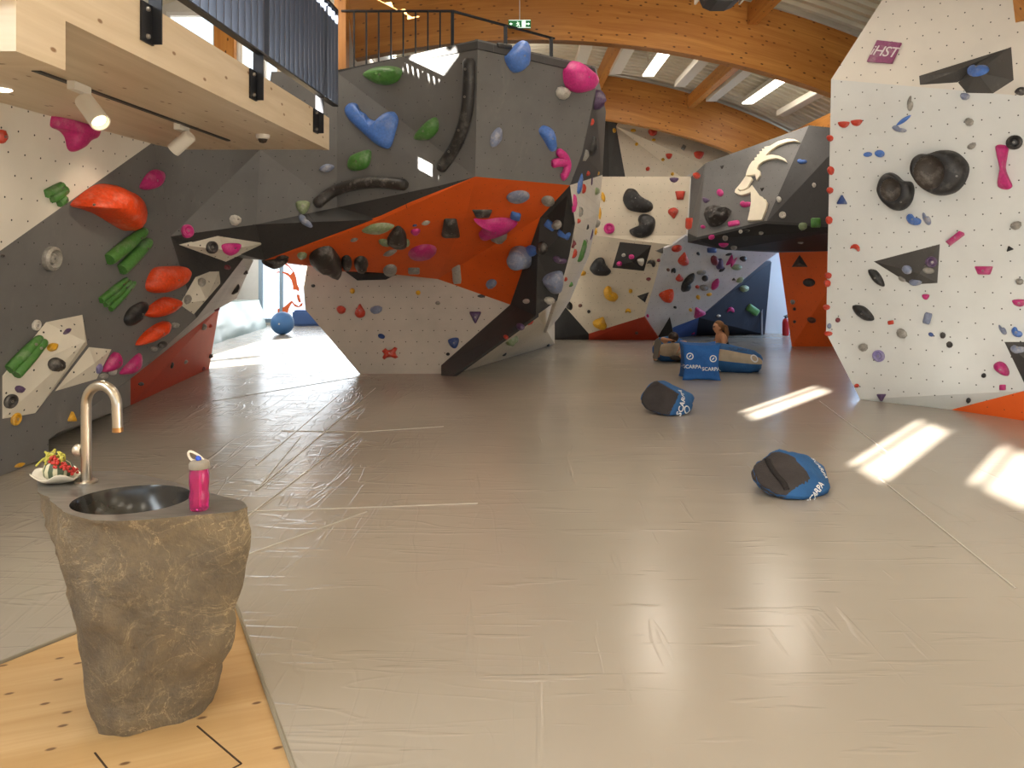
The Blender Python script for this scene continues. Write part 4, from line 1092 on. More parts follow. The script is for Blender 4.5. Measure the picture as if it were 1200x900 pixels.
for a in [(116, 432, 7, 13, -15, 'lilac', 'leaf', 'lilac leaf hold on the smaller cream volume'), (121, 441, 10, 8, 20, 'grey', 'rock', 'grey chalky hold below the pink wedge hold'), (132, 436, 10, 7, 30, 'pale', 'rock', 'pale chalky hold between the two pink lower holds'),
          (61, 407, 13, 10, 15, 'yellow', 'knob', 'yellow knob on the large cream volume'), (65, 427, 19, 17, 0, 'dark', 'knob', 'dark round ball hold on the large cream volume'), (79, 388, 10, 6, 30, 'purple', 'leaf', 'purple oval hold near the top of the large cream volume'),
          (23, 456, 12, 9, 0, 'purple', 'rock', 'purple grey rock hold above the lower dark round hold'), (12, 470, 17, 17, 0, 'dark', 'ring', 'dark round hold at the lower left of the large cream volume'), (18, 491, 15, 10, 0, 'yellow', 'ring', 'round yellow hold under the large cream volume'),
          (42, 381, 13, 12, 0, 'white', 'ring', 'white ring hold at the upper left of the large cream volume'), (84, 488, 10, 12, 0, 'yellow', 'tri', 'yellow wedge hold behind the tap'), (23, 545, 14, 5, 20, 'yellow', 'leaf', 'flat yellow hold at the foot of the dark wall'),
          (248, 290, 15, 14, 0, 'dark', 'ring', 'dark ring hold on the cream diamond volume'), (271, 292, 22, 15, 0, 'pink', 'half', 'pink half-moon hold on the cream diamond volume'), (219, 271, 16, 15, 0, 'pink', 'ring', 'round pink hold just above the cream diamond volume'),
          (275, 258, 13, 13, 0, 'white', 'rock', 'white chalked hold above the cream diamond volume'), (236, 331, 8, 11, 10, 'grey', 'rock', 'upper grey hold on the long cream volume'), (220, 351, 9, 11, -20, 'grey', 'rock', 'lower grey hold on the long cream volume'),
          (266, 313, 7, 6, 0, 'maroon', 'knob', 'small maroon knob under the cream diamond volume'), (275, 339, 16, 8, 0, 'dark', 'rock', 'dark rock hold on the pale grey edge beside the passage'), (287, 319, 6, 7, 0, 'dark', 'knob', 'dark knob near the top of the pale edge beside the passage'),
          (201, 428, 6, 9, -20, 'dark', 'leaf', 'dark leaf hold low on the red panel'), (217, 424, 8, 5, 0, 'grey', 'rock', 'grey brown hold in the middle of the red panel'), (238, 383, 8, 8, 0, 'grey', 'rock', 'grey green hold high on the red panel'), (246, 382, 5, 5, 0, 'red', 'knob', 'tiny red knob high on the red panel'),
          (254, 362, 8, 5, 0, 'maroon', 'knob', 'dark red hold at the top corner of the red panel'), (246, 417, 6, 6, 0, 'dark', 'knob', 'dark knob on the passage side edge of the red panel'), (238, 432, 7, 5, 0, 'maroon', 'knob', 'dark red knob at the foot of the red panel'), (165, 450, 7, 5, 0, 'dark', 'leaf', 'dark hold at the left end of the red panel'),
          (205, 381, 9, 7, 0, 'grey', 'rock', 'grey chalked hold below the third orange sloper'), (190, 404, 12, 8, 30, 'dark', 'rock', 'dark hold cluster below the lowest orange sloper'), (180, 409, 8, 6, 0, 'grey', 'rock', 'small grey chalked hold above the red panel'), (177, 366, 8, 5, 40, 'pale', 'leaf', 'pale chalked sliver beside the black oval sloper'),
          (3, 300, 5, 4, 0, 'dark', 'knob', 'tiny dark knob at the left edge of the dark wall')]:
    H(*a)

# ---- central boulder, upper faces
HF(zz([(378,262),(410,240),(450,232),(495,235),(515,250),(500,285),(460,300),(420,292)], 3, 300, 0), 'green', 'green lens hold high on the left face of the boulder', .10)
HF(zz([(313,385),(330,362),(355,365),(365,388),(385,400),(400,418),(430,426),(452,412),(462,396),(490,393),(503,420),(490,470),(475,515),(455,523),(420,505),(370,460),(325,415)], 3, 300, 0), 'blue', 'large blue U-shaped hold on the left face of the boulder', .12, center=(440, 153), bolts=[(431, 145)])
HF(zz([(558,485),(580,450),(625,412),(642,425),(640,460),(610,490),(575,493)], 3, 300, 0), 'green', 'green teardrop hold right of the blue U hold', .09)
HF(zz([(325,590),(335,550),(400,526),(404,560),(390,590),(350,602)], 3, 300, 0), 'green', 'green wing hold below the blue U hold', .09)
def PIPE(path, r, col, label, nb=3):
    loc, n, wl = hit(*path[len(path)//2]); pts = []
    for p in path:
        h_ = hit(*p); pts.append((h_[0] if h_ else on_plane(*p, loc, n))+n*r*loc.y/F*.6)
    pts = catmull(pts, 5); bm = bmesh.new(); R = r*loc.y/F
    tube(bm, [pts[0]-(pts[1]-pts[0]).normalized()*R*.5]+pts+[pts[-1]+(pts[-1]-pts[-2]).normalized()*R*.5], [R*.6]+[R]*len(pts)+[R*.6], 14)
    o = empty('pipe_hold', loc, label, 'climbing hold', GRP[wl]); fin('curved_pipe', bm, hm(col), o, True, .9)
    for i in range(nb):
        k = int((i+.5)*len(pts)/nb); bolt(o, pts[k]+n*R*.98, n, .014)
PIPE([(552, 72), (552, 100), (549, 133), (540, 163), (528, 184), (519, 196)], 7.2, 'black', 'long black curved pipe hold hanging down the boulder prow', 5)
PIPE([(374, 239), (393, 225), (417, 217), (447, 214), (476, 217)], 6.6, 'dark', 'chalky dark curved pipe hold along the lip left of the prow', 5)
HF(zz([(873,200),(900,170),(925,147),(947,143),(957,170),(950,230),(912,257),(888,240)], 3, 300, 0), 'blue', 'big blue shield hold at the top of the right face of the boulder', .13)
HF(zz([(1078,255),(1090,230),(1112,214),(1140,225),(1185,270),(1180,310),(1130,327),(1088,305)], 3, 300, 0), 'pink', 'big round pink hold with a slot near the boulder top right corner', .22)
HF(zz([(993,460),(1010,440),(1040,455),(1050,490),(1052,525),(1035,532),(1012,495)], 3, 300, 0), 'blue', 'slim blue hold right of centre on the right face of the boulder', .08)
loc, n, wl = hit(656, 190); f = plane_map(loc, n); mp = loc.y/F; bm = bmesh.new()
tube(bm, catmull([f(*p)+n*.02 for p in ((652, 177), (660, 183), (664, 193), (661, 204), (657, 208))], 4), [5*mp if 0 < i < 16 else 3*mp for i in range(17)], 12, True, flat=(n, .8))
tube(bm, catmull([f(*p)+n*.02 for p in ((646, 192), (653, 190), (662, 190))], 4), [3.5*mp, 5*mp]+[5.5*mp]*7, 12, True, flat=(n, .8))
hold_obj('free', hm('pink'), bm, loc, 'pink hook-shaped hold below the slim blue one', 'cb', [f(660, 188)+n*5.5*mp], n, name='hook_hold')
for a in [(383, 197, 19, 10, 12, 'slate', 'leaf', 'blue grey leaf hold left of the green wing hold'), (355, 243, 17, 16, 0, 'palegreen', 'half', 'pale green hold left of the lower pipe hold'), (358, 259, 20, 9, -28, 'slate', 'bean', 'pale blue finger hold on the dark band below the pale green hold'),
          (591, 54, 18, 6, -8, 'black', 'rect', 'black strap hold at the top edge left of the blue shield'), (659, 109, 16, 16, 0, 'pale', 'rock', 'pale speckled rock hold under the round pink hold'), (581, 161, 13, 26, -20, 'slate', 'leaf', 'blue grey leaf hold in the middle of the right face of the boulder'),
          (698, 117, 20, 24, 0, 'purple', 'knob', 'purple ball hold at the top right edge of the boulder'), (693, 172, 24, 18, -15, 'black', 'trap', 'black box hold on the shaded side of the boulder'), (693, 143, 6, 9, 0, 'red', 'knob', 'small red hold above the black box hold'),
          (685, 182, 9, 14, 0, 'grey', 'rock', 'grey chalked rock at the side edge under the black box hold'), (678, 214, 12, 26, -12, 'blue', 'rect', 'blue block hold at the right corner of the orange roof'), (672, 238, 11, 22, 0, 'pink', 'ell', 'faded pink hold below the blue block hold'),
          (683, 221, 8, 12, 0, 'red', 'rock', 'red rock hold right of the blue block hold'), (688, 203, 6, 8, 0, 'red', 'knob', 'small red knob above the blue block hold'),
          # orange facets
          (607, 230, 28, 14, 8, 'slate', 'ell', 'blue grey oval hold on the upper orange facet'), (642, 235, 16, 12, 0, 'grey', 'ell', 'grey oval hold at the right end of the upper orange facet'), (443, 267, 40, 12, 9, 'palegreen', 'leaf', 'long pale green lens hold on the upper orange facet'),
          (354, 299, 12, 8, 10, 'palegreen', 'rock', 'green chalky hold at the left tip of the orange facets'), (331, 302, 16, 6, 5, 'dark', 'leaf', 'dark sliver hold at the far left tip of the orange facet'), (415, 281, 10, 4, 15, 'grey', 'leaf', 'thin grey sliver on the orange crease'),
          (528, 266, 22, 20, 180, 'dark', 'trap', 'dark tapered block under the orange crease near the middle'), (565, 250, 24, 9, 0, 'dark', 'trap', 'flat dark tray on the crease above the pink wing'), (584, 276, 22, 14, 15, 'grey', 'rock', 'grey chalked rock below the pink wing hold'),
          (604, 253, 12, 9, -15, 'blue', 'rect', 'small blue block right of the pink wing hold'), (535, 318, 10, 29, 5, 'pale', 'rect', 'long pale finger hold in the middle of the lower orange facet'), (576, 332, 13, 10, 15, 'slate', 'knob', 'small blue grey knob low on the orange facet'),
          (564, 347, 10, 4, 0, 'dark', 'leaf', 'thin dark sliver on the lower orange edge'), (495, 295, 35, 17, 12, 'magenta', 'ell', 'pink egg-shaped hold with chalk on the lower orange facet'), (466, 277, 24, 24, 170, 'dark', 'half', 'dark cone block hanging from the orange crease on the left'),
          (451, 284, 16, 8, -15, 'palegreen', 'ell', 'pale green hold behind the left dark cone'), (476, 284, 9, 9, 0, 'palegreen', 'ell', 'small pale green hold right of the left dark cone'), (457, 296, 18, 6, 20, 'grey', 'leaf', 'grey leaf sliver below the left dark cone'), (499, 261, 11, 5, 15, 'pale', 'leaf', 'small pale sliver above the pink egg hold'),
          (487, 271, 12, 7, 15, 'pink', 'rock', 'small pink hold between the dark cone and the pink egg hold'), (486, 264, 6, 3, 10, 'navy', 'leaf', 'tiny navy hold on the orange crease'), (406, 307, 13, 17, 0, 'dark', 'knob', 'dark round knob right of the biggest dark block'), (423, 308, 17, 17, 0, 'dark', 'knob', 'dark dome hold above the black wedge volume'),
          (457, 316, 17, 13, 15, 'grey', 'ell', 'grey oval hold at the right end of the black wedge volume'), (485, 317, 14, 7, 0, 'grey', 'rect', 'flat grey hold on the lower orange edge'),
          # white lower panel
          (413, 341, 6, 7, 0, 'yellow', 'knob', 'left one of two tiny yellow knobs on the white lower panel'), (490, 343, 6, 6, 0, 'yellow', 'knob', 'right one of two tiny yellow knobs on the white lower panel'), (400, 363, 11, 10, 0, 'red', 'rock', 'smaller red hold on the white lower panel'), (422, 364, 14, 17, 0, 'red', 'tear', 'larger red teardrop on the white lower panel'),
          (441, 363, 15, 10, 15, 'slate', 'rock', 'blue grey rock right of the red teardrop'), (447, 394, 9, 6, -20, 'navy', 'knob', 'small navy knob above the red cross'), (457, 414, 19, 14, 6, 'red', 'cross', 'red cross-shaped hold low on the white lower panel'), (557, 372, 14, 14, 180, 'purple', 'tri', 'dark purple shield hold on the white lower panel'),
          (532, 402, 13, 13, 10, 'navy', 'half', 'navy hold near the dark diagonal strip'), (525, 415, 5, 4, 0, 'black', 'knob', 'tiny black knob beside the foot of the dark strip'), (513, 355, 6, 5, 0, 'grey', 'knob', 'tiny grey knob high on the white lower panel'), (367, 335, 5, 4, 0, 'dark', 'knob', 'tiny dark knob at the left edge of the white lower panel'),
          # dark strip and end face
          (617, 353, 8, 6, 0, 'white', 'ell', 'small white ring hold on the dark strip'), (635, 291, 14, 16, -30, 'dark', 'rock', 'dark rock hold on the dark end face'), (656, 304, 17, 9, 0, 'purple', 'bean', 'purple claw hold on the dark end face'), (650, 331, 26, 26, 20, 'slate', 'half', 'big blue grey scoop on the dark end face'),
          (645, 264, 14, 9, -35, 'blue', 'rect', 'blue block under the black pyramid, upper one'), (661, 274, 15, 9, -25, 'blue', 'rect', 'blue block under the black pyramid, lower one'), (653, 263, 11, 11, 0, 'grey', 'knob', 'grey knob between the two blue blocks'), (644, 352, 13, 9, 0, 'pale', 'rock', 'chalk covered hold at the bottom tip of the dark end face'),
          (599, 398, 17, 14, -15, 'palegreen', 'rock', 'grey green hold on the cream side wall under the dark strip'), (593, 395, 5, 5, 0, 'red', 'knob', 'tiny red knob beside the grey green hold'), (610, 383, 9, 8, 0, 'purple', 'knob', 'purple knob on the edge of the dark strip'), (621, 377, 11, 6, 0, 'red', 'rock', 'red grey hold on the edge of the dark strip'),
          (591, 415, 6, 4, 0, 'black', 'knob', 'black knob low on the cream side wall'), (571, 413, 4, 3, 0, 'yellow', 'knob', 'tiny yellow knob low on the cream side wall'), (642, 404, 4, 4, 0, 'dark', 'knob', 'tiny dark knob at the foot of the cream side wall'),
          # white side face
          (679, 248, 9, 13, 0, 'grey', 'rock', 'grey hold at the top of the white side face'), (677, 259, 7, 6, 0, 'red', 'knob', 'red knob below the top grey hold on the side face'), (671, 286, 7, 10, 0, 'maroon', 'knob', 'upper maroon hold on the white side face'), (672, 297, 8, 12, 0, 'red', 'rock', 'red rock below the upper maroon hold'),
          (681, 294, 13, 27, -5, 'green', 'rect', 'tall green block on the white side face'), (686, 283, 11, 7, 0, 'grey', 'ell', 'grey hold on top of the tall green block'), (699, 262, 8, 10, 0, 'grey', 'knob', 'grey knob on the back edge of the side face'), (698, 224, 13, 9, 0, 'palegreen', 'rock', 'grey green rock high on the white side face'),
          (693, 212, 4, 12, 20, 'purple', 'leaf', 'purple sliver at the top of the white side face'), (693, 275, 4, 14, 0, 'purple', 'leaf', 'purple sliver beside the yellow sliver on the side face'), (698, 271, 4, 10, 0, 'yellow', 'leaf', 'yellow sliver at the back edge of the white side face'), (688, 266, 4, 7, 0, 'dark', 'knob', 'dark knob in the middle of the white side face'),
          (701, 203, 4, 10, 10, 'yellow', 'leaf', 'yellow sliver at the top corner beside the far cream wall'), (683, 320, 8, 6, 0, 'yellow', 'knob', 'yellow knob low on the white side face'), (662, 327, 5, 7, 0, 'red', 'knob', 'low red knob at the bottom of the white side face'), (668, 333, 7, 6, 0, 'green', 'knob', 'small green knob at the bottom of the white side face')]:
    H(*a)
HF(zz([(205,210),(255,215),(330,205),(400,222),(330,270),(285,285),(240,297),(228,275),(250,242)], 3.75, 500, 200), 'pink', 'pink two-winged hold on the orange roof', .12, center=(578, 263))
HF([(362, 303), (368, 293), (385, 288), (394, 295), (400, 306), (400, 316), (394, 317), (376, 309)], 'dark', 'biggest dark brown block at the left of the orange roof', .22)
bm = bmesh.new(); c_ = P(323, 307, 9.72); t_ = bmesh.new(); bmesh.ops.create_icosphere(bm, subdivisions=3, radius=1)
for v_ in bm.verts:
    k_ = 1+.25*noise.noise(v_.co*1.7); v_.co = c_+Vector((v_.co.x*.17*k_*(1-.35*max(0, -v_.co.z)), v_.co.y*.12*k_, v_.co.z*.085*k_))
t_.free(); hold_obj('rock', hm('dark'), bm, c_, 'dark rock hold hanging from the orange tip above the passage', 'cb')
# blue grey cone sticking out of the orange roof
loc, n, wl = hit(612, 300)
d = (P(600, 310, loc.y-.45)-loc).normalized(); u, v = frame_of(d)
bm = bmesh.new(); revolve(bm, [(.2, -.03), (.19, .03), (.15, .2), (.13, .33), (.10, .36), (0, .36)], loc, 20, axis=(u, v, d))
hold_obj('free', hm('slate'), bm, loc, 'stubby blue grey cone sticking out of the orange roof', 'cb', (), name='cone_hold')
H(622, 294, 16, 14, 0, 'blue', 'ell', 'blue base hold behind the stubby cone')

# ---- far cream and bluish walls
Q = lambda p: zz(p, 3.75, 640, 200)
HF(Q([(337,130),(345,95),(365,79),(393,85),(415,112),(440,128),(467,145),(467,170),(440,184),(400,182),(360,170)]), 'black', 'upper black bean sloper on the far cream wall', .16, center=(745, 235))
HF(Q([(403,215),(412,195),(440,190),(475,207),(480,240),(462,280),(420,298),(380,287),(365,262),(395,252),(408,235)]), 'black', 'lower black bean sloper on the far cream wall', .16, center=(756, 265))
HF(zz([(230,510),(262,465),(300,460),(318,500),(343,530),(320,553),(260,548),(237,530)], 4.5, 640, 200), 'black', 'black boot-shaped sloper under the cream overhang', .14)
HF(zz([(375,520),(380,465),(425,405),(470,385),(470,410),(440,450),(442,490),(415,520)], 6.43, 740, 260), 'black', 'black boomerang hold in the middle of the bluish wall', .12, center=(804, 331))
for a in [(714, 268, 13, 13, 0, 'pink', 'ring', 'round pink doughnut hold on the far cream wall'), (797, 229, 12, 10, 0, 'red', 'trap', 'upper red tray near the right edge of the cream wall'), (789, 250, 14, 13, 185, 'red', 'tear', 'lower red teardrop near the right edge of the cream wall'), (790, 211, 11, 6, 0, 'purple', 'half', 'purple half-moon at the top of the cream wall'),
          (740, 301, 7, 6, 0, 'pink', 'knob', 'pink knob in the middle of the black square volume'), (726, 309, 6, 6, 0, 'pink', 'knob', 'pink knob at the lower left of the black square volume'), (751, 307, 8, 9, 10, 'white', 'half', 'white rimmed pink hold on the black square volume'), (731, 299, 5, 4, 0, 'pale', 'knob', 'pale knob on the left side of the black square volume'),
          (716, 344, 19, 17, -15, 'yellow', 'bean', 'yellow hooked hold low on the far cream wall'), (704, 378, 20, 15, -25, 'yellow', 'tear', 'yellow wedge hold just above the red triangle'), (763, 309, 9, 8, -30, 'dark', 'cres', 'thin dark crescent right of the black square volume'),
          (772, 305, 5, 4, 0, 'maroon', 'knob', 'upper tiny maroon knob on the far cream wall'), (760, 327, 6, 4, 0, 'maroon', 'knob', 'lower tiny maroon knob on the far cream wall'), (667, 358, 8, 12, 25, 'black', 'leaf', 'black leaf hold near the black corner panel'), (739, 341, 5, 5, 0, 'yellow', 'knob', 'tiny mustard knob right of the yellow hooked hold'),
          (736, 365, 6, 6, 0, 'yellow', 'cres', 'tiny mustard crescent above the red triangle'), (690, 365, 4, 4, 0, 'black', 'knob', 'tiny black knob above the yellow wedge'), (680, 358, 5, 4, 0, 'brown', 'knob', 'tiny brown knob right of the black leaf hold'),
          (703, 250, 4, 16, 0, 'yellow', 'leaf', 'lower yellow sliver at the left edge of the cream wall'), (707, 231, 5, 13, 10, 'yellow', 'leaf', 'upper yellow sliver at the left edge of the cream wall'),
          (793, 291, 13, 8, 15, 'red', 'ell', 'red oval hold under the corner of the cream overhang'), (801, 303, 14, 16, -10, 'red', 'tear', 'big orange red shield on the upper bluish wall'), (796, 325, 10, 9, 0, 'red', 'tear', 'orange red teardrop left of the black boomerang'), (782, 347, 18, 15, 20, 'orange', 'half', 'big orange brown hold low on the bluish wall'),
          (789, 318, 4, 7, 0, 'black', 'cres', 'thin black crescent left of the orange red teardrop'), (783, 316, 4, 4, 0, 'brown', 'knob', 'tiny brown knob left of the thin black crescent'), (818, 297, 4, 4, 0, 'black', 'knob', 'tiny black knob right of the orange red shield'), (837, 305, 9, 12, 0, 'maroon', 'rock', 'maroon block hold high on the bluish wall'),
          (843, 309, 9, 12, 10, 'purple', 'rect', 'purple block right of the maroon block'), (857, 306, 8, 15, -30, 'magenta', 'bone', 'magenta bone hold high on the bluish wall'), (846, 316, 9, 4, 35, 'black', 'leaf', 'black sliver below the purple block'), (834, 293, 11, 6, 0, 'navy', 'rect', 'navy block just below the black roof facet'),
          (854, 298, 9, 3, 15, 'dark', 'leaf', 'dark sliver above the magenta bone'), (871, 303, 9, 6, 10, 'black', 'rock', 'black double knob right of the magenta bone'), (863, 313, 13, 7, 0, 'palegreen', 'ell', 'dark green oval below the magenta bone'), (822, 319, 12, 6, 10, 'grey', 'ell', 'grey oval right of the black boomerang'),
          (826, 326, 8, 7, 30, 'dark', 'ell', 'dark oval under the grey oval on the bluish wall'), (838, 333, 8, 16, -30, 'magenta', 'leaf', 'magenta leaf in the middle of the bluish wall'), (825, 337, 11, 7, 0, 'grey', 'rock', 'grey rock left of the magenta leaf'), (817, 336, 5, 4, 0, 'red', 'knob', 'tiny red knob left of the grey rock on the bluish wall'),
          (818, 348, 5, 5, 0, 'yellow', 'knob', 'mustard knob below the grey rock'), (831, 345, 7, 4, 20, 'yellow', 'rock', 'mustard rock below the magenta leaf'), (818, 365, 15, 11, 25, 'magenta', 'tri', 'magenta triangle hold above the blue panel'), (809, 363, 4, 4, 0, 'yellow', 'knob', 'tiny mustard knob left of the magenta triangle'),
          (860, 327, 5, 3, 0, 'dark', 'tri', 'tiny dark triangle near the navy edge'), (867, 328, 10, 6, 30, 'palegreen', 'leaf', 'dark green leaf on the navy edge'), (791, 360, 4, 3, 0, 'black', 'knob', 'tiny black knob below the big orange brown hold'), (759, 370, 3, 4, 0, 'magenta', 'knob', 'tiny magenta knob at the tip of the red triangle'),
          (872, 338, 11, 8, 15, 'palegreen', 'rock', 'pale green rock on the navy panel'), (882, 363, 15, 9, -35, 'green', 'rect', 'green bar hold on the navy panel'), (856, 364, 8, 7, 0, 'magenta', 'cres', 'magenta crescent on the navy panel'), (842, 370, 5, 3, 0, 'white', 'knob', 'tiny white knob above the sitting woman'),
          (812, 391, 4, 4, 0, 'magenta', 'cres', 'tiny magenta crescent on the small blue panel'), (746, 390, 4, 3, 0, 'brown', 'knob', 'tiny brown knob on the red triangle'),
          # upper cream wall
          (752, 137, 15, 13, 170, 'red', 'tri', 'large red triangle hold just under the far timber beam'), (765, 155, 11, 10, 0, 'red', 'rock', 'red rock below the large red triangle'), (742, 153, 7, 4, 0, 'yellow', 'ell', 'yellow oval left of the red rock on the upper wall'), (819, 182, 12, 9, 0, 'red', 'half', 'red hold at the right of the upper cream wall'),
          (784, 183, 8, 7, 0, 'red', 'half', 'smaller red hold on the folded facet of the upper wall'), (759, 198, 5, 5, 0, 'red', 'knob', 'tiny red knob at the bottom of the upper wall'), (802, 152, 7, 6, 20, 'navy', 'knob', 'left navy knob of the pair on the upper wall'), (809, 156, 7, 6, 20, 'navy', 'knob', 'right navy knob of the pair on the upper wall'),
          (801, 173, 5, 6, -30, 'grey', 'rect', 'small grey block under the navy pair'), (720, 153, 4, 6, 0, 'yellow', 'knob', 'yellow knob at the left corner of the upper wall'), (746, 169, 4, 4, 0, 'yellow', 'knob', 'tiny yellow knob left of the fold on the upper wall'), (766, 164, 5, 3, 0, 'yellow', 'knob', 'tiny yellow knob below the red rock on the upper wall'),
          (777, 187, 4, 4, 0, 'yellow', 'knob', 'tiny yellow knob beside the smaller red hold'), (788, 204, 4, 4, 0, 'yellow', 'knob', 'tiny yellow knob at the bottom of the folded facet'),
          # ibex wall
          (844, 226, 8, 9, 30, 'pink', 'ell', 'pink oval left of the ibex muzzle'), (827, 235, 9, 6, -20, 'purple', 'half', 'purple half-moon on the left of the ibex wall'), (874, 239, 14, 8, 15, 'pink', 'bean', 'pink hold under the ibex chin'), (860, 262, 14, 6, 10, 'pink', 'rect', 'pink bar at the lower lip of the ibex wall'),
          (824, 266, 6, 4, 0, 'pink', 'knob', 'tiny pink knob at the lower lip left of the black rock'), (809, 262, 9, 14, 0, 'red', 'rect', 'orange red block at the left corner of the ibex wall'), (817, 206, 8, 8, 0, 'red', 'rock', 'orange red knob at the upper left of the ibex wall'), (846, 196, 5, 4, 0, 'black', 'chev', 'black chevron above left of the ibex head'),
          (893, 222, 5, 4, 0, 'black', 'chev', 'black chevron beside the ibex neck'), (913, 234, 6, 7, 0, 'white', 'rock', 'white chalked hold on the crease right of the ibex'), (917, 252, 8, 8, 0, 'white', 'ring', 'white chalked round hold on the dark facet right of the ibex'), (940, 189, 12, 6, 8, 'blue', 'bean', 'blue hold on the dark facet near the horns'),
          (954, 217, 5, 6, 0, 'white', 'rock', 'tiny white hold on the dark facet'), (941, 265, 11, 8, 10, 'palegreen', 'rock', 'left green hold at the lower edge of the dark facet'), (956, 261, 12, 11, 0, 'green', 'rect', 'right green block at the lower edge of the dark facet'), (834, 278, 8, 5, 10, 'pink', 'ell', 'small pink hold on the roof facet'),
          (850, 279, 7, 5, 0, 'grey', 'rock', 'grey hold next to the small pink one on the roof facet'), (848, 287, 12, 5, 0, 'pink', 'half', 'long pink hold at the back of the roof facet'), (868, 271, 5, 4, 0, 'white', 'knob', 'white knob at the front of the roof facet'), (875, 270, 8, 4, 0, 'black', 'ell', 'black oval beside the white knob of the roof facet'),
          (892, 273, 6, 4, 0, 'grey', 'rock', 'grey hold in the middle of the roof facet'), (860, 290, 8, 5, 0, 'grey', 'ell', 'grey oval at the back edge of the roof facet'), (938, 284, 7, 4, 0, 'grey', 'rock', 'grey hold at the right of the roof facet'),
          (948, 331, 15, 10, 0, 'dark', 'ell', 'dark brown oval on the orange panel below the ibex wall'), (951, 375, 10, 7, 0, 'brown', 'rock', 'reddish brown hold low on the orange panel'), (929, 354, 6, 6, 0, 'grey', 'rock', 'grey knob at the left edge of the orange panel'), (931, 362, 4, 4, 0, 'dark', 'knob', 'upper tiny dark knob at the left edge of the orange panel'), (931, 377, 4, 4, 0, 'dark', 'knob', 'lower tiny dark knob at the left edge of the orange panel')]:
    H(*a)
HF(zz([(208,630),(225,600),(290,592),(370,595),(375,615),(345,665),(300,700),(240,705),(215,670)], 5.622, 790, 140), 'dark', 'big black rock-shaped hold on the lower ibex wall', .26, rough=.35)

# ---- right wall
def BOWL(pts, dish, ht, label, bl):
    """hollow bowl sloper: outer shell rises from the outline to the rim of an off-centre dish"""
    cx, cy, rx, ry = dish
    loc, n, wl = hit(cx, cy); f = plane_map(loc, n)
    ol = catmull([Vector((p[0], p[1], 0)) for p in pts], 4, True); k = len(ol)
    def rim(p):
        a = math.atan2((p[1]-cy)/ry, (p[0]-cx)/rx); return cx+rx*math.cos(a), cy+ry*math.sin(a)
    bm = bmesh.new(); prev = None
    for t, z in ((0, -.06), (0, .25), (.06, .55), (.2, .82), (.5, 1.0), (.85, 1.03), (1, 1.0)):
        ring = []
        for p in ol:
            q = rim(p); ring.append(bm.verts.new(f(p[0]+(q[0]-p[0])*t, p[1]+(q[1]-p[1])*t)+n*ht*z))
        if prev:
            for i in range(k): bm.faces.new((prev[i], prev[(i+1) % k], ring[(i+1) % k], ring[i]))
        prev = ring
    o = hold_obj('free', hm('black'), bm, loc, label, wl, [f(*b)+n*ht*.98 for b in bl], n, name='bowl_hold')
    bm = bmesh.new(); rings = []
    for s_, z in ((1.0, 1.0), (.95, .8), (.82, .5), (.6, .3), (.3, .2), (.06, .18)):
        rings.append([bm.verts.new(f(cx+rx*s_*math.cos(a), cy+ry*s_*math.sin(a))+n*ht*z) for a in [2*math.pi*i/28 for i in range(28)]])
    for a, b_ in zip(rings, rings[1:]):
        for i in range(28): bm.faces.new((a[i], a[(i+1) % 28], b_[(i+1) % 28], b_[i]))
    bm.faces.new(rings[-1])
    fin('worn_dish', bm, mat_hold('hold_worn_black', '#4a423c', .25, .5), o, True, .9)
BOWL(zz([(495,470),(510,430),(545,408),(592,408),(650,388),(720,395),(775,440),(793,490),(770,560),(720,610),(640,627),(580,602),(522,545),(498,505)], 4.5, 960, 90), (1095, 203, 18, 19.5), .16, 'large black bowl hold on the right white wall', [(1127, 207)])
BOWL(zz([(318,580),(340,525),(378,505),(415,520),(447,548),(490,556),(503,600),(490,660),(450,700),(400,703),(350,665),(322,620)], 4.5, 960, 90), (1049, 223, 12, 13.5), .13, 'smaller black bowl hold lower left of the large bowl', [(1061, 237)])
HF(zz([(932,362),(965,356),(998,370),(995,410),(985,480),(1000,530),(1020,578),(990,597),(945,583),(946,540),(955,500),(945,440),(936,400)], 4.5, 960, 90), 'magenta', 'tall pink bone-shaped hold near the right edge', .07, name='pinch_hold', bolts=[(1174, 200)])
HF(zz([(235,147),(275,150),(305,190),(314,228),(280,218),(250,185)], 4.09, 960, 280), 'black', 'upper black leaf hold left of the triangular volume', .06, name='leaf_hold')
HF(zz([(162,318),(215,322),(255,360),(263,390),(220,390),(175,358)], 4.09, 960, 280), 'black', 'lower black leaf hold on the right white wall', .07, name='leaf_hold')
HF(zz([(838,600),(865,586),(895,600),(912,635),(905,657),(875,650),(842,625)], 4.09, 960, 280), 'magenta', 'big pink egg hold low on the right white wall', .07)
HF(zz([(667,870),(740,812),(765,822),(768,835),(690,893)], 4.5, 960, 90), 'magenta', 'pink slanted bar below the large bowl hold', .06, smooth=False, name='bar_hold')
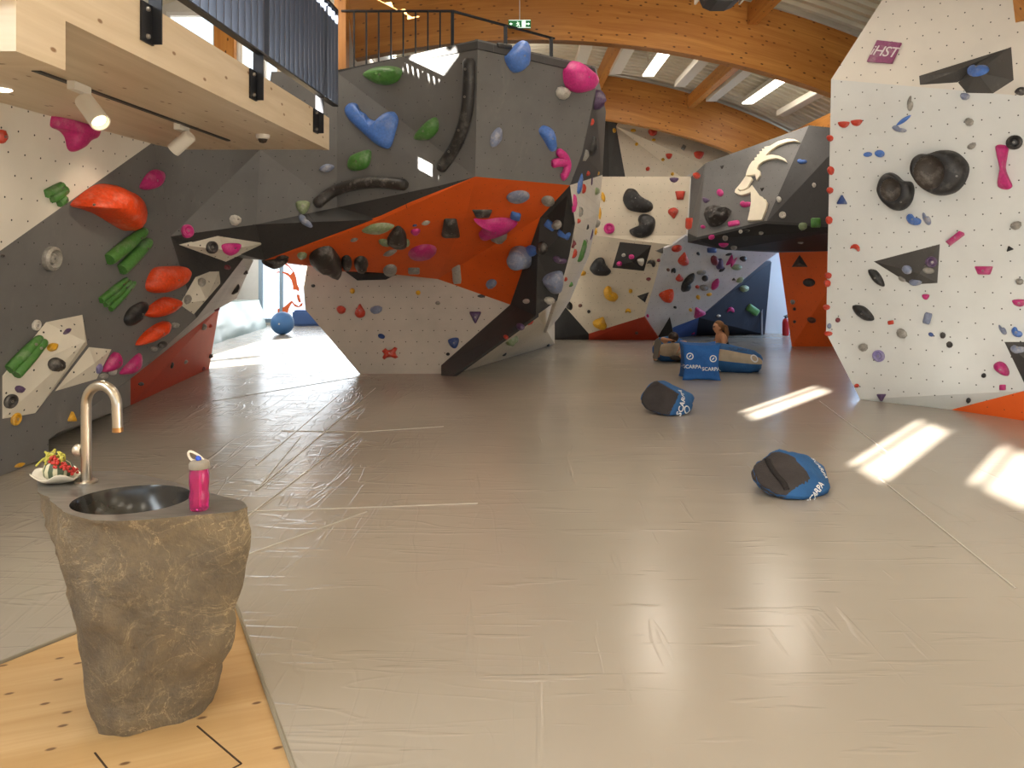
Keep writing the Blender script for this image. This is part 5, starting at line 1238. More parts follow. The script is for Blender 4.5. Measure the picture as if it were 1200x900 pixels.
for a in [(989, 146, 14, 8, 0, 'red', 'half', 'left red half-moon of the pair high on the right wall'), (1004, 144, 14, 8, 5, 'red', 'half', 'right red half-moon of the pair high on the right wall'), (973, 162, 8, 8, 0, 'red', 'rock', 'topmost red knob on the left edge of the right wall'),
          (974, 200, 8, 11, 0, 'red', 'rock', 'second red knob from the top on the left edge of the right wall'), (973, 223, 8, 8, 0, 'red', 'rock', 'third red knob from the top on the left edge of the right wall'), (972, 258, 8, 10, 0, 'red', 'rock', 'fourth red knob from the top on the left edge of the right wall'),
          (1067, 121, 8, 19, -15, 'grey', 'bean', 'grey finger hold above the thin blue hold on the right wall'), (1059, 141, 22, 5, 35, 'blue', 'leaf', 'thin blue slanted hold high on the right wall'), (1054, 151, 18, 8, -5, 'slate', 'bean', 'blue grey hold under the thin blue slanted one'),
          (1017, 181, 11, 6, 5, 'blue', 'ell', 'left blue oval of the pair on the right wall'), (1031, 180, 12, 9, -8, 'blue', 'ell', 'right blue oval of the pair on the right wall'), (1136, 143, 11, 10, 0, 'grey', 'rock', 'upper grey rock above the bone-shaped hold side'), (1139, 171, 12, 7, 35, 'grey', 'rock', 'lower grey rock left of the bone-shaped hold'),
          (1131, 113, 12, 9, 0, 'slate', 'rock', 'blue grey rock directly under the broad dark volume'), (1189, 167, 17, 13, -20, 'black', 'ring', 'black round hold beside the tall pink bone'), (987, 234, 12, 11, 0, 'navy', 'tri', 'blue triangle near the left edge of the right wall'), (1071, 257, 18, 14, 0, 'blue', 'bean', 'blue wing hold below the smaller bowl'),
          (1086, 256, 9, 17, 15, 'slate', 'bean', 'blue grey finger right of the blue wing'), (1191, 264, 14, 10, 25, 'grey', 'rock', 'grey rock near the right edge at mid height'), (1002, 291, 11, 8, -20, 'red', 'cres', 'red grey crescent left of the triangular volume'), (1063, 316, 12, 10, 0, 'slate', 'ell', 'blue oval on the triangular volume'),
          (1091, 307, 13, 10, 0, 'purple', 'ring', 'purple ring on the triangular volume'), (1088, 317, 14, 8, -5, 'grey', 'ell', 'grey oval below the purple ring'), (1073, 331, 16, 6, 0, 'slate', 'rock', 'blue grey hold on the lower edge of the triangular volume'), (1057, 327, 10, 4, -30, 'grey', 'rock', 'small grey hold on the lower left edge of the triangular volume'),
          (971, 323, 8, 8, 0, 'red', 'rock', 'upper red knob of the close pair on the left edge'), (970, 332, 8, 9, 0, 'red', 'rock', 'lower red knob of the close pair on the left edge'), (969, 360, 8, 7, 0, 'red', 'rock', 'single red knob under the close pair on the left edge'), (971, 391, 10, 6, 0, 'red', 'rock', 'red hold at the bend of the left edge'), (972, 382, 5, 7, 0, 'slate', 'knob', 'blue grey knob above the red hold at the bend'),
          (976, 408, 5, 5, 0, 'red', 'knob', 'small red knob below the bend of the left edge'), (1085, 348, 9, 7, 0, 'magenta', 'half', 'small pink half-moon under the triangular volume'), (1153, 317, 22, 10, 0, 'magenta', 'trap', 'pink tray hold right of the triangular volume'), (1183, 291, 9, 6, 20, 'black', 'tri', 'small black triangle near the right edge'),
          (1195, 330, 10, 8, 0, 'grey', 'rock', 'grey rock at the right edge above the pink leaf'), (1195, 355, 18, 9, 0, 'magenta', 'half', 'pink leaf hold cut by the right edge'), (982, 375, 6, 6, 0, 'maroon', 'knob', 'small dark red knob left of the lower black leaf'), (1044, 378, 7, 5, 10, 'red', 'rect', 'small red block right of the lower black leaf'),
          (1057, 391, 14, 11, -30, 'grey', 'rock', 'grey chalked rock right of centre low on the right wall'), (1087, 373, 9, 14, -15, 'slate', 'rect', 'pale blue block under the small pink half-moon'), (1091, 392, 7, 5, -30, 'navy', 'ell', 'small navy oval beside the bright glare'), (1105, 393, 7, 8, 0, 'dark', 'rock', 'small dark rock at the edge of the glare, upper one'),
          (1113, 404, 8, 8, -20, 'dark', 'rock', 'small dark rock at the edge of the glare, lower one'), (1012, 407, 11, 10, 20, 'grey', 'rock', 'grey rock left of the lilac octagon'), (1030, 417, 14, 14, 0, 'lilac', 'ring', 'grey lilac octagon hold low on the right wall'), (1175, 386, 7, 15, 25, 'slate', 'bean', 'pale blue hook near the right edge'),
          (1192, 389, 14, 12, -10, 'blue', 'bean', 'blue bean right of the pale blue hook'), (1193, 409, 18, 10, 10, 'slate', 'bean', 'pale blue hold on the dark volume at the right edge'), (1175, 454, 8, 7, 0, 'magenta', 'rect', 'small pink square under the pink egg hold'), (1153, 440, 6, 6, 0, 'black', 'knob', 'black knob left of the pink egg hold'),
          (1135, 469, 6, 6, 0, 'black', 'knob', 'black knob near the orange corner'), (1004, 452, 6, 5, 0, 'red', 'knob', 'small red knob at the foot of the right wall'), (1033, 466, 11, 9, 180, 'purple', 'tri', 'dark purple triangle at the foot of the right wall'),
          (1146, 82, 26, 13, 20, 'blue', 'bean', 'blue arrow-like hold on the broad dark volume'), (1197, 107, 17, 10, 10, 'dark', 'leaf', 'dark leaf hold at the right edge under the broad volume')]:
    H(*a)
# ================================================================ stone basin, tap, bottle, dish
def make_stone():
    m, nt, b = new_mat('rough_stone')
    g = coord(nt, 'Object')
    n1 = nz(nt, g, 3.0, 8, .68, .5); n2 = nz(nt, g, 22, 6, .65)
    col = mixc(nt, mrange(nt, n1, .34, .68), lin('#5d5448'), lin('#86755a'))
    col = mixc(nt, mrange(nt, n2, .4, .75, 0, .45), col, lin('#544d45'))
    w1 = nz(nt, coord(nt, 'Object', (1.5, 1.5, 2.2), (.6, .5, .3)), 2.3, 6, .62, 1.2)
    v = math_n(nt, 'ABSOLUTE', math_n(nt, 'SUBTRACT', w1, .52))
    w2 = nz(nt, coord(nt, 'Object', (2.5, 1.0, 1.0), (.2, .9, .1)), 2.6, 5, .6, 1.5)
    v2 = math_n(nt, 'ABSOLUTE', math_n(nt, 'SUBTRACT', w2, .48))
    vein = math_n(nt, 'MAXIMUM', mrange(nt, v, 0, .010, .65, 0), mrange(nt, v2, 0, .006, .5, 0))
    vein = math_n(nt, 'MULTIPLY', vein, mrange(nt, n1, .38, .58, .05, 1))
    col = mixc(nt, vein, col, lin('#bda884'))
    L(nt, col, b.inputs['Base Color']); b.inputs['Roughness'].default_value = .8
    h = math_n(nt, 'ADD', math_n(nt, 'MULTIPLY', n1, 1.4), math_n(nt, 'MULTIPLY', n2, .6))
    bump(nt, b, h, .9, .03); return m
def make_polished():
    m, nt, b = new_mat('honed_stone')
    g = coord(nt, 'Object', (1, 4, 1), (0, 0, .3)); n1 = nz(nt, g, 7, 6, .6, .6)
    L(nt, mixc(nt, mrange(nt, n1, .35, .7), lin('#4e4a46'), lin('#6d6861')), b.inputs['Base Color'])
    b.inputs['Roughness'].default_value = .32; return m
STONE, HONED = make_stone(), make_polished()
BOWLM = mat_plain('dark_polished_stone', '#2a2826', .18, noise_amt=.4)
ZT_ = .78
top_px = [(42,562),(44,576),(60,588),(72,600),(105,611),(135,612),(210,606),(270,600),(290,594),(283,587),(249,578),(210,568),(168,556),(132,552),(90,553),(58,555)]
top_r = [ZP(*p, ZT_) for p in top_px]
bot_r = [Vector((x, y, 0)) for x, y in ((-1.58,2.98),(-1.57,2.9),(-1.545,2.8),(-1.49,2.71),(-1.398,2.66),(-1.34,2.685),(-1.27,2.735),(-1.16,2.79),(-1.10,2.86),(-1.10,2.95),(-1.15,3.05),(-1.25,3.1),(-1.35,3.13),(-1.45,3.13),(-1.52,3.1),(-1.56,3.05))]
sb = empty('stone_basin', Vector((-1.38, 2.88, -.012)), 'rough natural stone wash basin block with a dark round bowl in its polished top', 'wash basin')
BC, BRX, BRY = Vector((-1.411, 2.852, ZT_)), .209, .181
def ring_at(z):
    s_ = max(0, (ZT_-z)/ZT_)**1.5; out = []
    for i, (t, b_) in enumerate(zip(top_r, bot_r)):
        tx = t.copy()
        if i in (0, 1, 2, 14, 15, 13):
            clipx = -1.715 if z < .6 else (-1.715-(tx.x*-1-1.715)*min(1, (z-.6)/.06) if tx.x < -1.715 else tx.x)
            if tx.x < clipx: tx.x = clipx
        out.append(Vector((tx.x+(b_.x-tx.x)*s_, tx.y+(b_.y-tx.y)*s_, z)))
    return out
zs = [.78, .772, .75, .72, .69, .66, .63, .60, .56, .52, .48, .44, .40, .36, .32, .28, .24, .20, .16, .12, .08, .04, .01, -.012]
bm = bmesh.new(); rings = []
for z in zs:
    base = ring_at(max(z, 0)); rr = catmull(base, 6, True); rg = []
    ln_ = [base[i].lerp(base[(i+1) % 16], j/6) for i in range(16) for j in range(6)]
    rr = [a.lerp(b, .65) for a, b in zip(rr, ln_)]
    if z < .10:
        kk = 1-.10*((.10-max(z, 0))/.10)**1.6; rr = [Vector((-1.36+(p.x+1.36)*kk, 2.62+(p.y-2.62)*kk, p.z)) for p in rr]
    cz = Vector((sum(p.x for p in rr)/len(rr), sum(p.y for p in rr)/len(rr), z))
    for p in rr:
        p.z = z; d = (p-cz); d.z = 0; d.normalize()
        a = noise.fractal(p*4.5, 1.0, 2.0, 5)*.026+noise.noise(p*2.6+Vector((3, 1, 2)))*.045-.035*max(0, .25-abs(noise.noise(p*3.1+Vector((9, 4, 7)))))
        a -= .012*max(0, noise.noise(p*11))*3*.5
        if z > .765: a = a*.3+noise.noise(p*16)*.008
        p = p+d*a; rg.append(bm.verts.new((p.x, p.y, z+(noise.noise(p*6)*.012 if -.0 < z < .75 else 0))))
    rings.append(rg)
K = len(rings[0])
for a, b_ in zip(rings, rings[1:]):
    for i in range(K): bm.faces.new((a[i], a[(i+1) % K], b_[(i+1) % K], b_[i]))
bm.faces.new(rings[-1])
# polished top between the outline and the bowl rim
def rimpt(p, s_=1.0, dz=0):
    a = math.atan2((p.y-BC.y)/BRY, (p.x-BC.x)/BRX); return Vector((BC.x+BRX*s_*math.cos(a), BC.y+BRY*s_*math.sin(a), ZT_+dz))
prev = rings[0]
for t in (.12, .5, 1.0):
    rg = [bm.verts.new(v.co.lerp(rimpt(v.co), t)) for v in rings[0]]
    for i in range(K):
        f = bm.faces.new((prev[i], prev[(i+1) % K], rg[(i+1) % K], rg[i])); f.material_index = 1
    prev = rg
bmesh.ops.recalc_face_normals(bm, faces=bm.faces)
fin('stone_body', bm, [STONE, HONED], sb, True, .9, recalc=False)
bm = bmesh.new(); prev = None
for s_, dz in ((1.0, 0), (.985, -.006), (.97, -.02), (.9, -.06), (.78, -.10), (.6, -.13), (.35, -.148), (.12, -.152)):
    rg = [bm.verts.new((BC.x+BRX*s_*math.cos(2*math.pi*i/48), BC.y+BRY*s_*math.sin(2*math.pi*i/48), ZT_+dz)) for i in range(48)]
    if prev:
        for i in range(48): bm.faces.new((prev[i], prev[(i+1) % 48], rg[(i+1) % 48], rg[i]))
    prev = rg
bm.faces.new(prev); fin('bowl', bm, BOWLM, sb, True)
bm = bmesh.new(); revolve(bm, [(.032, -.150), (.032, -.146), (.022, -.145), (.02, -.149), (0, -.149)], BC, 20); fin('drain', bm, CHROME, sb, True, .6)
# tap
tb = ZP(101, 566, ZT_); k = tb.y/F
tap = empty('water_tap', tb, 'tall brushed steel swan-neck tap behind the stone bowl', 'tap')
bm = bmesh.new(); revolve(bm, [(0, 0), (.042, 0), (.042, .008), (.036, .012), (.024, .013), (0, .013)], tb, 28); fin('base_flange', bm, CHROME, tap, True, .5)
R_ = .077; zc = .315; pts = [tb+Vector((0, 0, .008)), tb+Vector((0, 0, .15)), tb+Vector((0, 0, zc-.04))]
dv = Vector((.95, -.3, 0)).normalized()
for i in range(0, 17):
    a = math.pi-math.pi*1.04*i/16
    pts.append(tb+dv*(R_+R_*math.cos(a))+Vector((0, 0, zc+R_*math.sin(a))))
pts.append(pts[-1]+Vector((0, 0, -.085))+dv*.004)
bm = bmesh.new(); tube(bm, pts, .0195, 18); fin('spout', bm, CHROME, tap, True, .6)
bm = bmesh.new(); e_ = pts[-1]; revolve(bm, [(.0205, .012), (.0205, -.006), (.014, -.006), (.013, .002), (0, .002)], e_, 18); fin('outlet_ring', bm, mat_plain('brass_ring', '#b0865a', .3, 1.0), tap, True, .5)
lv = tb+Vector((0, 0, .13))
bm = bmesh.new(); ld = Vector((-1, .12, .02)).normalized(); tube(bm, [lv, lv+ld*.022], .009, 10)
u, v = frame_of(ld); revolve(bm, [(0, .016), (.018, .016), (.023, .024), (.023, .042), (.017, .05), (0, .05)], lv, 18, axis=(u, v, ld)); fin('lever_knob', bm, mat_plain('satin_knob', '#cfc4b2', .35, .7), tap, True, .7)
# bottle
bb = ZP(233.5, 597, ZT_); bt = empty('drinking_bottle', bb, 'transparent pink sports bottle with a grey cap on the stone basin', 'bottle')
pm, nt, b = new_mat('pink_plastic'); b.inputs['Base Color'].default_value = lin('#ff66b4'); b.inputs['Transmission Weight'].default_value = .85; b.inputs['Roughness'].default_value = .12; b.inputs['IOR'].default_value = 1.35
bm = bmesh.new(); revolve(bm, [(0, .0), (.028, 0), (.033, .006), (.034, .05), (.031, .07), (.034, .09), (.0345, .125), (.031, .142), (.029, .147), (.027, .147), (.027, .14), (.031, .125), (.0305, .09), (.028, .07), (.031, .05), (.03, .01), (0, .008)], bb, 28); fin('bottle_body', bm, pm, bt, True, .8)
bm = bmesh.new(); tube(bm, [bb+Vector((.004, 0, .012)), bb+Vector((.003, 0, .14))], .005, 8); fin('straw', bm, mat_plain('straw_clear', '#e7b8d6', .3), bt, True)
CAPM = mat_plain('bottle_cap_grey', '#8c8478', .45)
bm = bmesh.new(); revolve(bm, [(0, .147), (.034, .147), (.0355, .150), (.0355, .162), (.032, .170), (.022, .176), (0, .178)], bb, 28); fin('cap', bm, CAPM, bt, True, .6)
bm = bmesh.new(); h0 = bb+Vector((-.005, 0, .172)); tube(bm, catmull([h0+Vector(q) for q in ((.02, 0, .004), (.0, 0, .022), (-.026, 0, .034), (-.034, 0, .026), (-.026, 0, .008), (-.012, 0, .0))], 5), .0045, 8); fin('carry_loop', bm, mat_plain('loop_cream', '#d9d0c0', .5), bt, True)
bm = bmesh.new(); revolve(bm, [(0, 0), (.009, 0), (.011, .008), (.006, .014), (0, .015)], bb+Vector((-.004, -.006, .178)), 14, axis=(Vector((.8, 0, -.6)), Vector((0, 1, 0)), Vector((.6, 0, .8)))); fin('bite_valve', bm, mat_plain('valve_blue', '#2f55c8', .4), bt, True)
# dish with a striped gourd and berries
dc = Vector((-1.815, 3.07, ZT_))
bm = bmesh.new(); prev = None
for s_, z in ((.35, .006), (.5, .004), (.8, .018), (1.0, .034), (.98, .037), (.78, .023), (.5, .010), (.0, .009)):
    if s_ == 0: rg = [bm.verts.new(dc+Vector((0, 0, z)))]
    else: rg = [bm.verts.new(dc+Vector((math.cos(a)*.105*s_*(1+.10*s_*math.sin(5*a)), math.sin(a)*.075*s_*(1+.10*s_*math.sin(5*a)), z+(.012*s_*s_*math.sin(5*a+.8))*(s_ > .7)))) for a in [2*math.pi*i/40 for i in range(40)]]
    if prev and len(rg) > 1:
        for i in range(40): bm.faces.new((prev[i], prev[(i+1) % 40], rg[(i+1) % 40], rg[i]))
    elif prev:
        for i in range(40): bm.faces.new((prev[i], prev[(i+1) % 40], rg[0]))
    prev = rg
bm.faces.new([v for v in list(bm.verts)[:40]][::-1])
dish = tag(fin('serving_dish', bm, mat_plain('dish_glaze', '#cfc8b8', .3, coat=.3), None, True), 'wavy pale dish on the left end of the stone basin', 'dish')
gc = dc+Vector((.0, .0, .010))
gm, nt, b = new_mat('striped_gourd'); sp_ = N(nt, 'ShaderNodeSeparateXYZ'); L(nt, coord(nt, 'Object'), sp_.inputs[0])
an = math_n(nt, 'ARCTAN2', sp_.outputs[1], sp_.outputs[0]); st = math_n(nt, 'SINE', math_n(nt, 'MULTIPLY', an, 9.0))
L(nt, mixc(nt, mrange(nt, st, .1, .5), lin('#44523a'), lin('#c9c3a2')), b.inputs['Base Color']); b.inputs['Roughness'].default_value = .5
go = empty('ornamental_gourd', gc, 'small striped gourd under red berries on the pale dish', 'gourd')
bm = bmesh.new(); prev = None
revolve(bm, [(0, 0), (.03, .002), (.05, .02), (.054, .042), (.045, .066), (.025, .08), (.0, .084)], gc, 28)
for v_ in bm.verts:
    a = math.atan2(v_.co.y-gc.y, v_.co.x-gc.x); d = v_.co-gc
    v_.co.x = gc.x+d.x*(1+.05*math.cos(9*a)); v_.co.y = gc.y+d.y*(1+.05*math.cos(9*a))
fin('gourd_body', bm, gm, go, True)
bm = bmesh.new(); tube(bm, [gc+Vector((-.005, 0, .08)), gc+Vector((-.015, 0, .10)), gc+Vector((-.03, -.005, .108))], [.009, .007, .006], 8); fin('stalk', bm, mat_plain('gourd_stalk', '#7d7a45', .7), go, True)
bs = empty('berry_sprig', gc+Vector((0, 0, .08)), 'sprig of red berries and yellow blossom draped over the striped gourd', 'berry sprig')
random.seed(3); RED = mat_plain('berry_red', '#b02a22', .35); YEL = mat_plain('blossom_yellow', '#b8b04a', .7)
for i in range(46):
    a = random.uniform(-1.0, 1.1)-.6; t = random.random()
    p = gc+Vector((-.02+.105*t, -.055*math.sin(.4+t*2)*random.uniform(.6, 1.1)+random.uniform(-.01, .02), .088-.055*t*t+random.uniform(-.012, .012)))
    bm = bmesh.new(); bmesh.ops.create_icosphere(bm, subdivisions=2, radius=random.uniform(.0055, .0075)); bmesh.ops.translate(bm, verts=bm.verts, vec=p); fin('berry', bm, RED, bs, True)
for i in range(16):
    p = gc+Vector((-.055+.075*random.random(), -.03+.05*random.random(), .082+.028*random.random()))
    bm = bmesh.new(); q = [p, p+Vector((random.uniform(-.02, .03), random.uniform(-.015, .01), random.uniform(.0, .012))), p+Vector((random.uniform(-.03, .04), random.uniform(-.03, .0), -.02))]
    tube(bm, catmull(q, 3), .004, 6); fin('blossom_twig', bm, YEL, bs, True)

# ================================================================ beanbags
BLUEF = mat_fabric('blue_canvas', '#2f5f94'); CHAR = mat_fabric('charcoal_canvas', '#403b3b'); TANF = mat_fabric('sand_canvas', '#b3a48f'); LBLUE = mat_fabric('bright_blue_canvas', '#2d63a8')
PRINT = mat_plain('white_print', '#d5d8dc', .7); NAVYP = mat_plain('navy_print', '#1f3557', .7)
def pillow(name, c, size, M, mats, faces_mat, label, spher=.5, n=14, wrinkle=.008, cut=.05, corner=0.0, seed=0, group='beanbags and cushions on the mats'):
    """soft stuffed block: rounded cube, one material per side, rests on the floor"""
    bm = bmesh.new()
    grid = {}
    def vert(x, y, z):
        key = (round(x, 5), round(y, 5), round(z, 5))
        if key in grid: return grid[key]
        p = Vector((x, y, z)); sp = p.normalized()*1.12
        q = p.lerp(sp, spher)
        m_ = abs(x*y*z); q += p*corner*m_**2
        q = Vector((q.x*size[0]/2, q.y*size[1]/2, q.z*size[2]/2))
        q += q.normalized()*(noise.fractal(q*9+Vector((seed, 0, 0)), 1, 2, 3)*wrinkle)
        grid[key] = bm.verts.new(M @ q); return grid[key]
    for ax in range(3):
        for sgn in (-1, 1):
            for i in range(n):
                for j in range(n):
                    cs = []
                    for a, b_ in ((i, j), (i+1, j), (i+1, j+1), (i, j+1)):
                        w_ = [0, 0, 0]; w_[ax] = sgn; w_[(ax+1) % 3] = -1+2*a/n; w_[(ax+2) % 3] = -1+2*b_/n
                        cs.append(vert(*w_))
                    f = bm.faces.new(cs if sgn > 0 else cs[::-1]); f.material_index = faces_mat[(ax, sgn)]
    lo = min(v.co.z for v in bm.verts)
    for v in bm.verts:
        z = v.co.z-lo; v.co.z = max(z-cut, 0)
    off = Vector((c.x, c.y, 0)); bmesh.ops.translate(bm, verts=bm.verts, vec=off)
    bmesh.ops.recalc_face_normals(bm, faces=bm.faces)
    o = empty(name, off, label, 'beanbag', group)
    tris = BVHTree.FromBMesh(bm)
    body = fin('fabric_cover', bm, mats, o, True)
    return o, tris
def drape(me_obj, tree, n, off=.009):
    base = Vector(); q = me_obj.parent
    while q is not None: base += q.location; q = q.parent
    # finer text mesh so that it follows the cloth
    bm = bmesh.new(); bm.from_mesh(me_obj.data)
    bmesh.ops.triangulate(bm, faces=bm.faces)
    for _ in range(2):
        long_ = [e for e in bm.edges if e.calc_length() > .025]
        if long_: bmesh.ops.subdivide_edges(bm, edges=long_, cuts=1)
    for v in bm.verts:
        p = v.co+base; r = tree.ray_cast(p+n*.5, -n)
        if r[0] is not None: v.co = r[0]+n*off-base
    bm.to_mesh(me_obj.data); bm.free()
def face_text(o, tree, s, M, org, un, vn, size, rot=0, m=PRINT, shear=0.0):
    u = (M.to_3x3() @ un).normalized(); v = (M.to_3x3() @ vn).normalized(); n = u.cross(v).normalized()
    ca, sa = math.cos(rot), math.sin(rot); u, v = u*ca+v*sa, v*ca-u*sa
    t = text('printed_lettering', s, org, u, v, size, m, o, 0, shear=shear, embolden=size*.022); drape(t, tree, n); return t
def face_logo(o, tree, M, org, un, vn, r, m=PRINT):
    u = (M.to_3x3() @ un).normalized(); v = (M.to_3x3() @ vn).normalized(); n = u.cross(v).normalized()
    bm = bmesh.new(); N_ = 28
    a_ = [bm.verts.new(org+u*(r*math.cos(2*math.pi*i/N_))+v*(r*math.sin(2*math.pi*i/N_))) for i in range(N_)]
    b_ = [bm.verts.new(org+u*(r*.72*math.cos(2*math.pi*i/N_))+v*(r*.72*math.sin(2*math.pi*i/N_))) for i in range(N_)]
    for i in range(N_): bm.faces.new((a_[i], a_[(i+1) % N_], b_[(i+1) % N_], b_[i]))
    for s_ in (-1, 1):
        q = [(-.42, -.2), (.0, -.12), (.42, .42), (.1, .32)]
        bm.faces.new([bm.verts.new(org+u*(r*x*s_)+v*(r*(y*s_+.0))) for x, y in q])
    t = fin('printed_emblem', bm, m, o, recalc=False); drape(t, tree, n); return t
def rotm(z, x=0, y=0): return (Matrix.Rotation(math.radians(z), 4, 'Z') @ Matrix.Rotation(math.radians(x), 4, 'X') @ Matrix.Rotation(math.radians(y), 4, 'Y'))
X_, Y_, Z_ = Vector((1, 0, 0)), Vector((0, 1, 0)), Vector((0, 0, 1))
def hull_bag(pts, dark, label, seed, group='beanbags and cushions on the mats'):
    """stuffed angular beanbag from its corner points, dark = corners of the charcoal side"""
    dk = [P(*p) for p in dark]; al = dk+[P(*p) for p in pts]
    for p in al: p.z = max(p.z, 0)
    dc_ = sum(dk, Vector())/len(dk); dn = newell(dk)
    if dn.dot(CAM-dc_) < 0: dn = -dn
    dk = [p-dn*(p-dc_).dot(dn)*.8 for p in dk]; al = dk+al[len(dk):]
    bm = bmesh.new(); vs = [bm.verts.new(p) for p in al]
    r_ = bmesh.ops.convex_hull(bm, input=vs)
    bmesh.ops.delete(bm, geom=list({g for g in r_['geom_interior']+r_['geom_unused'] if isinstance(g, bmesh.types.BMVert)}), context='VERTS')
    bmesh.ops.dissolve_limit(bm, angle_limit=.12, verts=bm.verts, edges=bm.edges)
    bmesh.ops.bevel(bm, geom=bm.edges[:]+bm.verts[:], offset=.03, segments=2, affect='EDGES', clamp_overlap=True)
    bmesh.ops.triangulate(bm, faces=bm.faces)
    for _ in range(4):
        le = [e for e in bm.edges if e.calc_length() > .035]
        if le: bmesh.ops.subdivide_edges(bm, edges=le, cuts=1); bmesh.ops.triangulate(bm, faces=bm.faces)
    for _ in range(4): bmesh.ops.smooth_vert(bm, verts=bm.verts, factor=.4, use_axis_x=True, use_axis_y=True, use_axis_z=True)
    cen = sum((v.co for v in bm.verts), Vector())/len(bm.verts)
    for v in bm.verts:
        d = (v.co-cen).normalized(); v.co += d*(.012+.022*noise.fractal(v.co*6+Vector((seed, 0, 0)), 1, 2, 3)-.012*max(0, .2-abs(noise.noise(v.co*9)))*3)
        v.co.z = max(v.co.z, 0)
    u_, w_ = frame_of(dn); q2 = [((p-dc_).dot(u_), (p-dc_).dot(w_)) for p in dk]
    def inside(x, y):
        c_ = False
        for (x1, y1), (x2, y2) in zip(q2, q2[1:]+q2[:1]):
            if (y1 > y) != (y2 > y) and x < (x2-x1)*(y-y1)/(y2-y1)+x1: c_ = not c_
        return c_
    for f in bm.faces:
        p = f.calc_center_median()
        f.material_index = 1 if abs((p-dc_).dot(dn)) < .09 and f.normal.dot(dn) > .3 and inside((p-dc_).dot(u_), (p-dc_).dot(w_)) else 0
    bmesh.ops.recalc_face_normals(bm, faces=bm.faces)
    o = empty('floor_beanbag', Vector((cen.x, cen.y, 0)), label, 'beanbag', group); tree = BVHTree.FromBMesh(bm)
    fin('fabric_cover', bm, [BLUEF, CHAR], o, True); return o, tree, dn
def px_frame(tree, px, py, dx, dy):
    r_ = tree.ray_cast(CAM, ray(px, py))
    if r_[0] is None: return None
    n = r_[1] if r_[1].dot(CAM-r_[0]) > 0 else -r_[1]
    n = (n*.6+(CAM-r_[0]).normalized()*.4).normalized()
    u = on_plane(px+dx, py+dy, r_[0], n)-r_[0]; u.normalize(); return r_[0], u, n.cross(u).normalized(), n
def px_text(o, tree, s_, px, py, dx, dy, size):
    q = px_frame(tree, px, py, dx, dy)
    if q: t = text('printed_lettering', s_, q[0], q[1], q[2], size, PRINT, o, 0, embolden=size*.022); drape(t, tree, q[3], .006)
# nearest cushion
o, tr, dn = hull_bag([(928, 527, 5.95), (962, 540, 5.8), (978, 571, 5.6), (963, 586, 5.38), (940, 588, 5.35), (905, 545, 6.05), (955, 550, 6.05), (890, 575, 5.75), (955, 572, 5.9)],
    [(878, 542, 5.62), (905, 531, 5.78), (932, 536, 5.66), (951, 557, 5.46), (914, 587, 5.36), (884, 568, 5.5)], 'nearest blue and charcoal beanbag, lying between us and the sun patches', 1)
px_text(o, tr, 'SCARPA', 956, 578, 9, -14, .06); px_text(o, tr, 'SCARPA', 961, 548, 5, 12, .055)
hp = []
for q_ in ((899, 538), (903, 547), (910, 557), (918, 566), (922, 574)):
    r_ = tr.ray_cast(CAM, ray(*q_))
    if r_[0] is not None: hp.append(r_[0]+dn*.005)
bm = bmesh.new(); tube(bm, catmull(hp, 6), .022, 8, True, flat=(dn, .35)); fin('webbing_handle', bm, mat_fabric('webbing_black', '#2a2626'), o, True)
# middle cushion
o, tr, dn = hull_bag([(800, 456, 8.75), (814, 464, 8.75), (812, 474, 8.6), (807, 485, 8.42), (787, 489, 8.32), (778, 449, 8.95), (765, 465, 8.95), (802, 472, 8.95), (775, 478, 8.8)],
    [(768, 445, 8.62), (795, 461, 8.4), (784, 489, 8.33), (758, 481, 8.46), (751, 470, 8.56), (755, 457, 8.62)], 'middle blue and charcoal beanbag, farther back than the nearest one', 5)
px_text(o, tr, 'SCARPA', 800, 471, 3, -10, .09)
q = px_frame(tr, 805, 480, 1, 0)
if q:
    bm = bmesh.new(); N_ = 24; a_, b_ = [[bm.verts.new(q[0]+q[1]*(r0*math.cos(2*math.pi*i/N_))+q[2]*(r0*math.sin(2*math.pi*i/N_))) for i in range(N_)] for r0 in (.045, .032)]
    for i in range(N_): bm.faces.new((a_[i], a_[(i+1) % N_], b_[(i+1) % N_], b_[i]))
    t = fin('printed_emblem', bm, PRINT, o, recalc=False); drape(t, tr, q[3], .006)
